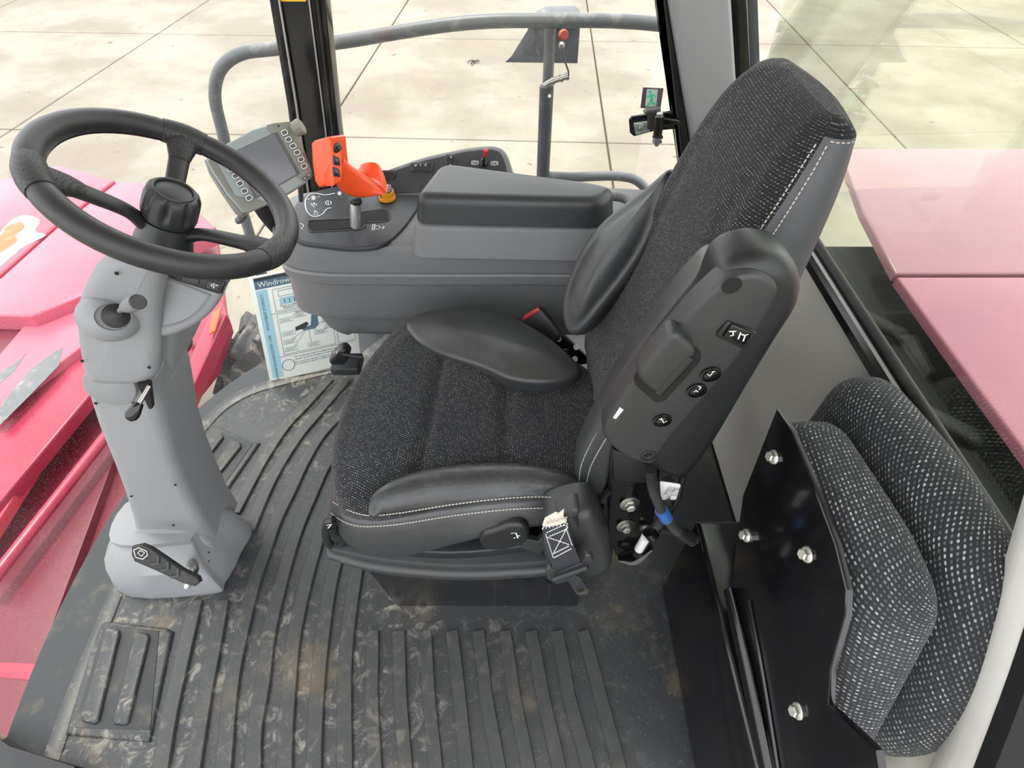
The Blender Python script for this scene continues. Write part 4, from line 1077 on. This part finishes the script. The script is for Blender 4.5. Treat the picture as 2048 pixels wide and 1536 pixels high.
# bolsters on the cushion
def bolster(name, px, z, h, mat, parent, dome, r=.013, n=Z, rings=8):
    P = catmull([at(a, b, z=z) for a, b in px], 5, True)
    return slab(name, P, n, h, r, mat, parent, seg=5, rings=rings, dome=dome, ang=70)
tube('near_bolster', [at(a, b, z=.482) for a, b in ((742, 1032), (766, 1004), (826, 984), (900, 974), (980, 969), (1060, 969), (1130, 978), (1178, 996))], [.006, .024, .034, .039, .040, .037, .028, .012], 'leather_shiny', st, 28, 6, False, V((0, -.45, .9)), .8, ang=80)
bolster('far_bolster', [(812, 640), (840, 622), (900, 612), (960, 612), (1030, 632), (1100, 672), (1150, 716), (1162, 738), (1138, 756), (1080, 762), (1020, 754), (960, 728), (890, 706), (842, 684), (818, 660)], .497, .05, 'leather', st, .02)
# backrest: horizontal slices (z, x front, x back, y near, y far)
SL = [(.43, .175, .28, .575, .97), (.46, .168, .30, .563, .985), (.52, .178, .33, .562, .985), (.6, .198, .352, .57, .975), (.68, .218, .37, .582, .965), (.76, .241, .385, .594, .958), (.84, .263, .396, .602, .952), (.9, .281, .40, .608, .948),
      (.95, .299, .402, .615, .945), (1.0, .318, .404, .624, .938), (1.035, .331, .404, .632, .92), (1.058, .342, .402, .637, .9), (1.073, .350, .40, .641, .876), (1.082, .357, .388, .645, .85), (1.088, .366, .378, .652, .81)]
SLD = []
cols = [catmull([V((s[i], 0, 0)) for s in SL], 3) for i in range(5)]
for k in range(len(cols[0])): SLD.append([cols[i][k].x for i in range(5)])
NF = 25
frontR, nearR, farR, backR = [], [], [], []
uvF = []; sF = 0; prev = None
for z, xf, xb, yn, yf in SLD:
    fr = []; ym, hw = (yn+yf)/2, (yf-yn)/2
    for k in range(NF):
        t = -1+2*k/(NF-1); y = ym+hw*t
        edge = min(.02, .28*(xb-xf))*max(0, abs(t)-.72)**2/.0784
        hollow = .012*(1-t*t)*math.exp(-((z-.72)/.2)**2)
        mid = -.006*math.exp(-((z-.98)/.1)**2)*(1-t*t)
        rg = -.007*math.exp(-((abs(t)-.62)/.08)**2)*math.exp(-((z-.75)/.25)**2)
        fr.append(V((xf+edge+hollow+mid-rg, y, z)))
    frontR.append(fr)
    c = V((xf, ym, z))
    if prev is not None: sF += (c-prev).length
    prev = c
    uu = [0]
    for k in range(1, NF): uu.append(uu[-1]+(fr[k]-fr[k-1]).length)
    uvF += [(5+q-uu[NF//2], 5+sF) for q in uu]
    def side(y, s, a):
        s = s*min(1, (xb-xf)/.07)
        return [V((a.x, a.y, z)), V((a.x+(xb-a.x)*.12, y-s*.008, z)), V((a.x+(xb-a.x)*.35, y-s*.013, z)), V((a.x+(xb-a.x)*.7, y-s*.012, z)), V((xb-(xb-a.x)*.1, y-s*.004, z)), V((xb, y+s*.018, z))]
    nr = side(yn, 1, fr[0]); fa = side(yf, -1, fr[-1])
    nearR.append(nr); farR.append(fa)
    backR.append([nr[-1]]+[V((xb+.012*(1-(-1+2*k/6)**2), ym+(hw-.018)*(-1+2*k/6), z)) for k in range(1, 6)]+[fa[-1]])
def patch_(name, R, mat, uv=None): return loft(name, R, mat, st, False, uv, 60, False)
patch_('back_fabric', frontR, 'seat_fabric', uvF)
k0 = next(k for k in range(len(SLD)) if SLD[k][0] > 1.066)
pn_ = patch_('side_panel', nearR[:k0+1], 'leather_grey'); patch_('side_panel', farR[:k0+1], 'leather_grey'); patch_('back_shell', backR[:k0+1], 'leather_grey')
for R_ in (nearR, farR, backR):
    patch_('top_wrap', R_[k0:], 'seat_fabric', [(5+p.x+p.y, 5+p.z) for r_ in R_[k0:] for p in r_])
stitch([p+V((0, -.001, -.003)) for p in nearR[k0][1:5]], pn_, .0009, .006)
tc = frontR[-1]+farR[-1][1:]+backR[-1][5:0:-1]+nearR[-1][5:0:-1]
mesh('top_cap', tc, [tuple(range(len(tc)))], 'seat_fabric', st, uv=[(5+p.y, 6+p.x) for p in tc])
# stitching along near edge
stitch([nearR[k][1]+V((-.001, -.001, 0)) for k in range(14, k0+1, 2)], pn_, .0009, .006)
stitch([frontR[k][0].lerp(frontR[k][1], .25)+V((-.001, 0, 0)) for k in range(14, k0+1, 2)], pn_, .0009, .006)
# backrest bolsters (wings)
def fx(z):
    for k in range(len(SLD)-1):
        if SLD[k][0] <= z <= SLD[k+1][0]:
            f = (z-SLD[k][0])/(SLD[k+1][0]-SLD[k][0]); return SLD[k][1]+(SLD[k+1][1]-SLD[k][1])*f
    return SLD[-1][1]
def onback(px, py, off=0):
    d = ray(px, py); lo, hi = .2, 2.0
    for _ in range(40):
        m_ = (lo+hi)/2; p = CP+d*m_
        if p.x < fx(max(.43, min(1.1, p.z)))-off: lo = m_
        else: hi = m_
    return CP+d*lo
fpx = [(1336, 336), (1290, 372), (1240, 410), (1195, 448), (1158, 500), (1132, 556), (1120, 606), (1124, 650), (1142, 672), (1168, 660), (1205, 616), (1250, 560), (1290, 500), (1318, 436), (1332, 385)]
cN = V((-.93, -.1, .28)).normalized()
wN = V((-.58, -.66, .48)).normalized()
wing = slab('far_wing', catmull(PX(fpx, (onback(1215, 520, .04), wN)), 4, True), wN, .05, .016, 'leather', st, seg=5, rings=10, dome=.026, ang=80)
npx = [(1446, 552), (1424, 556), (1396, 580), (1340, 640), (1280, 715), (1226, 792), (1180, 866), (1152, 922), (1150, 958), (1166, 982), (1196, 992), (1222, 986), (1240, 940), (1280, 860), (1340, 760), (1400, 660), (1442, 590)]
P = catmull([at(a, b, y=.545) for a, b in npx], 4, True)
nw = slab('near_wing', P, V((-.12, -1, .12)).normalized(), .075, .024, 'leather', st, seg=6, rb=.02, ang=70)
nwN = V((-.12, -1, .12)).normalized(); nwc = sum(P, V((0, 0, 0)))/len(P)
stitch(PX([(1420, 574), (1342, 656), (1282, 732), (1232, 806), (1190, 872), (1164, 926), (1158, 962)], (nwc-nwN*.0045, nwN)), nw)
stitch(PX([(1436, 580), (1358, 668), (1298, 744), (1250, 818), (1208, 884), (1182, 932), (1172, 970)], (nwc+nwN*.0006, nwN)), nw)
# ---- folded armrest
ay = .47
shell = [(1514, 523), (1469, 538), (1440, 566), (1416, 622), (1372, 674), (1320, 736), (1272, 800), (1236, 850), (1232, 878), (1246, 908), (1280, 932), (1310, 950), (1340, 962), (1384, 958), (1430, 902), (1500, 788), (1560, 692), (1602, 628), (1613, 588), (1604, 552), (1577, 530), (1545, 522)]
ar = pslab('armrest', shell, YP(ay), .07, .024, 'black_plastic', st, 3, seg=5, rb=.012, ang=60)
panel = [(1440, 572), (1470, 556), (1505, 548), (1536, 554), (1557, 574), (1556, 596), (1535, 636), (1500, 690), (1440, 765), (1380, 835), (1330, 895), (1312, 925), (1290, 930), (1248, 914), (1216, 888), (1207, 866), (1222, 828), (1262, 768), (1310, 708), (1354, 658), (1396, 612)]
pslab('armrest_panel', panel, YP(ay-.006), .03, .008, 'dark_plastic', ar, 3, seg=4, ang=60)
ao = YP(ay-.0075)
pad = pslab('armrest_paddle', [(1350, 662), (1399, 708), (1316, 794), (1270, 756)], YP(ay-.024), .026, .008, 'dark_plastic', ar, rp=.014, seg=4)
tube('paddle_rib', [at(1384, 712, y=ay-.022), at(1318, 784, y=ay-.022)], .006, 'black_plastic', ar, 8)
pslab('paddle_well', [(1350, 660), (1404, 706), (1400, 724), (1330, 802), (1312, 806), (1268, 768), (1268, 752)], YP(ay-.0072), .003, 0, 'slot_dark', ar, rp=.008)
rk = pslab('rocker_switch', [(1456, 644), (1512, 664), (1514, 670), (1494, 698), (1484, 698), (1434, 674), (1434, 668)], YP(ay-.0095), .006, .002, 'black_plastic', ar)
pslab('rocker', [(1464, 650), (1507, 667), (1490, 692), (1446, 674)], YP(ay-.013), .005, .002, 'black_gloss', rk)
inkpx('symbol', [[(1458, 662), (1472, 662)], [(1466, 662), (1466, 670), (1460, 671)], [(1481, 664), (1476, 678)], [(1496, 668), (1490, 670), (1486, 682)], [(1490, 670), (1482, 668)]], YP(ay-.0132), .0016, 'white_print', rk, .0006)
for k, (c, sym) in enumerate(((((1421, 747)), [[(1415, 748), (1420, 752), (1425, 745)], [(1424, 744), (1430, 742)]]), ((1393, 779), [[(1388, 784), (1392, 780), (1396, 784)], [(1396, 772), (1402, 774), (1398, 779)]]), ((1324, 839), [[(1318, 838), (1326, 840)], [(1322, 836), (1328, 846)], [(1330, 844), (1334, 842)]]))):
    b = lathe('push_button', at(c[0], c[1], y=ay-.006), -Y, [(.0125, 0), (.0125, .003), (.0105, .0035), (.0105, .0015), (.009, .0015), (.009, .004), (.006, .0055)], 'black_gloss', ar, 24, 30)
    inkpx('symbol', sym, YP(ay-.0125), .0013, 'white_print', b, .0002)
b = lathe('blank_plug', at(1296, 909, y=ay-.004), -Y, [(.0125, 0), (.0125, .003), (.010, .0035), (.010, .001), (.0065, .001), (.006, .004), (.003, .003)], 'black_plastic', ar, 24, 30)
lathe('screw_hole', at(1463, 571, y=ay-.0066), -Y, [(.0105, 0), (.0105, .0006)], 'slot_dark', ar, 20)
pslab('paper_slip', [(1240, 815), (1247, 820), (1232, 838), (1226, 836)], YP(ay-.0068), .001, 0, 'white_sleeve', ar)
# ---- recliner bracket with slotted bolts
br = pslab('recliner_bracket', [(1216, 962), (1225, 900), (1320, 940), (1312, 1000), (1306, 1060), (1296, 1096), (1270, 1118), (1232, 1112), (1218, 1080)], YP(.515), .012, .002, 'black_paint', st)
pslab('bracket_fold', [(1226, 900), (1318, 938), (1302, 968), (1226, 962)], YP(.505), .012, .003, 'black_plastic', br)
for a, b in (((1261, 985), (1255, 1000)), ((1252, 1025), (1249, 1040)), ((1246, 1065), (1243, 1080))):
    pslab('slot', [(a[0]-5, a[1]-12), (a[0]+6, a[1]-12), (b[0]+6, b[1]), (b[0]-5, b[1])], YP(.5145), .001, 0, 'slot_dark', br)
for c in ((1259, 1006), (1251, 1050)):
    p = at(*c, y=.513); wsh = lathe('washer', p, V((.1, -1, .15)), [(.0185, 0), (.0185, .003), (.015, .004)], 'zinc', br, 26)
    lathe('bolt_head', p+V((0, -.003, 0)), V((.1, -1, .15)), [(.0105, 0), (.0105, .003), (.0088, .004), (.0088, .011), (.0065, .0125)], 'bolt_steel', wsh, 6, 20)
lathe('bracket_hole', at(1250, 1088, y=.5145), -Y, [(.009, 0), (.009, .0006)], 'slot_dark', br, 16)
lathe('rusty_bolt', at(1288, 1054, y=.51), -Y, [(.009, 0), (.009, .004), (.005, .006)], 'zinc', br, 12)
pslab('side_plate', [(1080, 1062), (1180, 1010), (1222, 985), (1226, 1110), (1180, 1150), (1060, 1110)], YP(.525), .012, .002, 'black_paint', st)
tube('release_cable', [at(1166, 1036, y=.515), at(1190, 1010, y=.512), at(1222, 982, y=.512)], .004, 'rubber', st, 8, 4)
tube('foot_disc', [at(1236, 1116, y=.5), at(1270, 1112, y=.5), at(1304, 1094, y=.5)], [.008, .02, .008], 'black_gloss', st, 10, 4, False, Z, .4)
# ---- adjuster handles
ah = pslab('tilt_handle', [(958, 1084), (966, 1070), (992, 1062), (1020, 1052), (1046, 1052), (1058, 1062), (1056, 1080), (1040, 1094), (1000, 1102), (970, 1100)], YP(.462), .02, .008, 'black_plastic', st, 3, seg=4)
pslab('finger_hollow', [(966, 1084), (974, 1074), (1004, 1066), (1000, 1078), (974, 1088)], YP(.4615), .001, 0, 'slot_dark', ah, 3)
inkpx('symbol', [[(1022, 1066), (1032, 1065), (1036, 1076)], [(1034, 1070), (1040, 1071)], [(1028, 1076), (1030, 1074)]], YP(.4618), .0024, 'white_print', ah, .0008)
pslab('handle_arm', [(1040, 1076), (1076, 1084), (1100, 1060), (1108, 1082), (1080, 1110), (1044, 1098)], YP(.475), .012, .003, 'dark_plastic', st)
lp = [at(a, b, y=.5) for a, b in ((668, 1040), (656, 1044), (652, 1062), (656, 1084), (672, 1094), (686, 1084), (678, 1074), (668, 1066), (664, 1052))]
lh = tube('slide_handle', lp, .0085, 'black_plastic', st, 12, 4)
inkpx('symbol', [[(654, 1050), (664, 1048)], [(656, 1056), (662, 1050)]], YP(.489), .0018, 'white_print', lh, .0008)
box('handle_catch', at(672, 1104, y=.5), X, Z, .024, .035, .02, .004, 'black_plastic', st)
# far side slide handle seen past the cushion front
fh = [at(a, b, y=1.08) for a, b in ((682, 704), (672, 716), (664, 728), (700, 728))]
pslab('far_handle', [(676, 702), (690, 700), (700, 712), (690, 732), (662, 732), (656, 724)], YP(1.02), .03, .008, 'black_plastic', st, rp=.01)
tube('far_handle_rod', [at(684, 708, y=1.01), at(724, 714, y=1.01)], .005, 'black_plastic', st, 8)
inkpx('symbol', [[(670, 701), (668, 706)], [(675, 700), (673, 707)]], YP(1.018), .0016, 'white_print', st, .0008)
box('far_slide_block', at(690, 745, y=1.04), X, Z, .08, .03, .06, .006, 'steel_dark', st)

# ================================================================== SEAT BELT: retractor, webbing, tongue
sb = thing('seat_belt', 'black seat belt retractor with frayed webbing and metal tongue', 'seat belt', at(1150, 1160, y=.43))
hpx = [(1140, 1044), (1188, 1040), (1204, 1062), (1224, 1108), (1226, 1132), (1214, 1142), (1150, 1164), (1100, 1150), (1086, 1110), (1088, 1060)]
slab('retractor_housing', roundpoly(PX(hpx, YP(.43)), .018), V((0, -1, .1)).normalized(), .07, .018, 'dark_plastic', sb, seg=4, rb=.006, taper=-.004)
pslab('belt_guide', [(1112, 1036), (1150, 1020), (1159, 1022), (1160, 1030), (1146, 1036), (1160, 1060), (1128, 1070)], YP(.42), .03, .005, 'dark_plastic', sb, rp=.004)
wl = [at(a, b, y=yy) for (a, b), yy in zip(((1084, 1052), (1090, 1090), (1103, 1130), (1114, 1152)), (.412, .405, .40, .398))]
wr = [at(a, b, y=yy) for (a, b), yy in zip(((1134, 1042), (1144, 1080), (1158, 1118), (1168, 1138)), (.412, .405, .40, .398))]
wl, wr = catmull(wl, 4), catmull(wr, 4)
rs = [[a, b, b+V((0, .003, -.001)), a+V((0, .003, -.001))] for a, b in zip(wl, wr)]
wb = loft('webbing', rs, 'strap', sb)
wpl = (wl[4], V((0, -1, .06)).normalized())
def wq(u, v):
    k = v*(len(wl)-1); i = min(int(k), len(wl)-2); f = k-i
    a = wl[i]+(wl[i+1]-wl[i])*f; b = wr[i]+(wr[i+1]-wr[i])*f; return a+(b-a)*u+V((0, -.001, .0))
for seq in (((.15, .12), (.85, .05), (.9, .12), (.15, .2)), ((.15, .2), (.9, .4)), ((.9, .12), (.2, .48)), ((.2, .48), (.9, .4)), ((.2, .54), (.92, .45)), ((.1, .14), (.16, .54)), ((.9, .1), (.95, .42))):
    pts = [wq(*q) for q in seq]
    if len(pts) == 2: pts = [pts[0], (pts[0]+pts[1])/2, pts[1]]
    stitch(pts, wb, .0009, .0046, 'white_sleeve')
zz = [wq(k/14, .0 if k % 2 else .045) for k in range(15)]
tube('zigzag_stitch', zz, .0009, 'white_sleeve', wb, 4)
fr_px = [(1085, 1053), (1090, 1040), (1104, 1032), (1112, 1028), (1118, 1030), (1128, 1022), (1127, 1036), (1134, 1043), (1120, 1050), (1100, 1054)]
pslab('frayed_end', fr_px, YP(.411), .004, .0015, 'fray', sb)
for k in range(14):
    a = at(1088+k*3.3, 1050-k*.8, y=.409); tube('loose_thread', [a, a+V((random.uniform(-.006, .006), -.003, random.uniform(.006, .02)))], .0007, 'fray', sb, 4)
tf = pslab('tongue_frame', [(1090, 1142), (1100, 1136), (1120, 1146), (1166, 1128), (1170, 1112), (1182, 1112), (1188, 1122), (1182, 1136), (1130, 1166), (1112, 1170), (1094, 1160)], YP(.396), .01, .004, 'dark_plastic', sb, rp=.004)
tube('tongue_bar', [at(1108, 1158, y=.388), at(1176, 1134, y=.388)], .0045, 'steel_dark', sb, 10)
tn = pslab('tongue', [(1134, 1160), (1150, 1152), (1162, 1156), (1166, 1164), (1178, 1180), (1176, 1188), (1158, 1192), (1152, 1188)], YP(.394), .0035, .001, 'steel_dark', sb)
pslab('tongue_slot', [(1154, 1180), (1166, 1176), (1169, 1182), (1157, 1186)], YP(.3935), .0008, 0, 'slot_dark', tn)
# ================================================================== BELT BUCKLE
bk = thing('belt_buckle', 'black seat belt buckle with red release button beside the backrest', 'buckle', at(1150, 715, y=1.06))
bn = V((-.35, -.75, .55)).normalized(); bpl = (at(1085, 650, y=1.04), bn)
bb = pslab('buckle_body', [(1043, 640), (1077, 615), (1083, 618), (1120, 668), (1118, 680), (1100, 690), (1088, 690), (1044, 646)], bpl, .022, .004, 'black_plastic', bk)
pslab('release_button', [(1045, 636), (1049, 630), (1075, 614), (1079, 617), (1079, 623), (1047, 642)], (bpl[0]+bn*.0018, bn), .01, .003, 'red_button', bb, rp=.003)
pslab('stalk_plate', [(1098, 684), (1122, 664), (1150, 690), (1186, 726), (1160, 730), (1130, 712)], (bpl[0]-bn*.012, bn), .006, .002, 'black_gloss', bk)
lathe('rivet', onp(1131, 702, (bpl[0]-bn*.012, bn)), bn, [(.007, 0), (.007, .003), (.004, .005)], 'black_gloss', bk, 14)
for c in ((1117, 678), (1153, 694), (1150, 718)):
    lathe('lit_hole', onp(c[0], c[1], (bpl[0]-bn*.0115, bn)), bn, [(.0075, 0), (.0075, .0015)], 'white_sleeve', bk, 14)  # white discs imitate bright ground showing through holes in the plate

# ================================================================== WIRING HARNESS
wh = thing('wiring_harness', 'black corrugated cable bundle with blue tape hanging below the armrest', 'cable', at(1290, 1100, y=.47))
def conduit(name, pts, r, sub=10):
    P = catmull(pts, sub); 
    rs = []; Q = []
    L = 0; n2 = []
    dense = catmull(P, 6)
    rad = [r*(1.0 if k % 4 < 2 else .86) for k in range(len(dense))]
    return tube(name, dense, rad, 'rubber', wh, 10)
conduit('conduit', [at(a, b, y=yy) for a, b, yy in ((1302, 940, .46), (1306, 975, .45), (1318, 1010, .445), (1336, 1042, .44), (1358, 1066, .44), (1384, 1084, .45))], .0085)
conduit('conduit', [at(a, b, y=yy) for a, b, yy in ((1384, 1084, .45), (1390, 1078, .46), (1372, 1066, .47), (1340, 1060, .47), (1318, 1058, .465))], .0075)
conduit('conduit', [at(a, b, y=yy) for a, b, yy in ((1336, 960, .475), (1334, 1000, .468), (1326, 1034, .46), (1300, 1070, .46), (1274, 1106, .47))], .0095)
tube('cable', [at(1366, 950, y=.48), at(1352, 1000, y=.474), at(1312, 1062, y=.455), at(1270, 1108, y=.465)], .006, 'black_plastic', wh, 8, 5)
tube('blue_tape', [at(1322, 1020, y=.443), at(1334, 1038, y=.44)], .0105, 'blue_tape', wh, 14)
tube('white_sleeve', [at(1292, 1074, y=.45), at(1278, 1098, y=.455)], .0085, 'white_sleeve', wh, 12)
tube('cable_tie', [at(1298, 1062, y=.452), at(1306, 1072, y=.448)], .0125, 'black_gloss', wh, 12)
tl = pslab('label_tag', [(1320, 964), (1362, 970), (1352, 1000), (1322, 1000)], YP(.462), .002, .0005, 'white_sleeve', wh, rp=.004)
for k, s in enumerate(('53226', 'MEV D', '81113')):
    o_ = at(1337+k*9, 973+k*1.5, y=.4605); text('lettering', s, o_, V((-.12, 0, -1)), V((1, 0, -.12)), .0095, 'card_ink', tl)

# ================================================================== FOLDED JUMP SEAT
js = thing('jump_seat', 'folded black flecked fabric jump seat against the rear wall', 'seat', (.47, .33, .2))
def sideprof(name, pts, x0, x1, r, mat, dome=0, rings=0, uvang=0, **k):
    """outline in (y,z), solid between x0 (front, towards -x) and x1"""
    P = roundpoly([V((x0, y, z)) for y, z in pts], .06, 5)
    return slab(name, P, -X, x1-x0, r, mat, js, seg=6, rb=r, rings=rings, dome=dome, uvang=uvang, ang=70, **k)
sideprof('folded_cushion', [(.525, .718), (.475, .56), (.378, .42), (.15, .40), (.115, .46), (.215, .735), (.30, .75)], .385, .495, .042, 'jump_fabric', .006, 6)
sideprof('backrest', [(.60, .73), (.61, .5), (.60, .36), (.14, .36), (.12, .46), (.16, .62), (.26, .76), (.40, .765)], .505, .60, .042, 'jump_fabric', .006, 6, .6)
pp_ = [(1552, 818), (1485, 990), (1470, 1100), (1462, 1180), (1500, 1340), (1560, 1560), (1762, 1560), (1752, 1500), (1690, 1440), (1656, 1410), (1660, 1340), (1690, 1230), (1692, 1180), (1670, 1090), (1622, 960), (1580, 860)]
jp = -X; jpl = (V((.376, .3, .62)), jp)
P = PX(pp_, jpl)
pb = slab('mount_plate', P, jp, .008, .003, 'black_paint', js, ang=20)
for c in ((1549, 914), (1494, 1071), (1616, 1109), (1597, 1422)):
    p = onp(c[0], c[1], jpl); d = V((-1, -.1, .3)).normalized()
    bw = lathe('bolt_flange', p, d, [(.0105, 0), (.0105, .002), (.0085, .004)], 'bolt_steel', js, 22)
    lathe('bolt_head', p+d*.003, d, [(.0075, 0), (.0075, .007), (.006, .0085)], 'bolt_steel', bw, 6, 20)
tube('seat_leg', [onp(1462, 1180, jpl)+V((-.004, 0, 0)), onp(1500, 1340, jpl)+V((-.004, 0, 0)), onp(1545, 1560, jpl)+V((-.004, 0, 0))], [.014, .018, .018], 'black_paint', js, 10, 3, False, jp, .6)
tube('plate_edge', [onp(a, b, jpl)+jp*.002 for a, b in ((1500, 1200), (1530, 1360), (1562, 1560))], .0035, 'black_gloss', js, 6, 3)
box('floor_bracket', V((.47, .33, .34)), X, Y, .2, .42, .33, .01, 'black_paint', js)
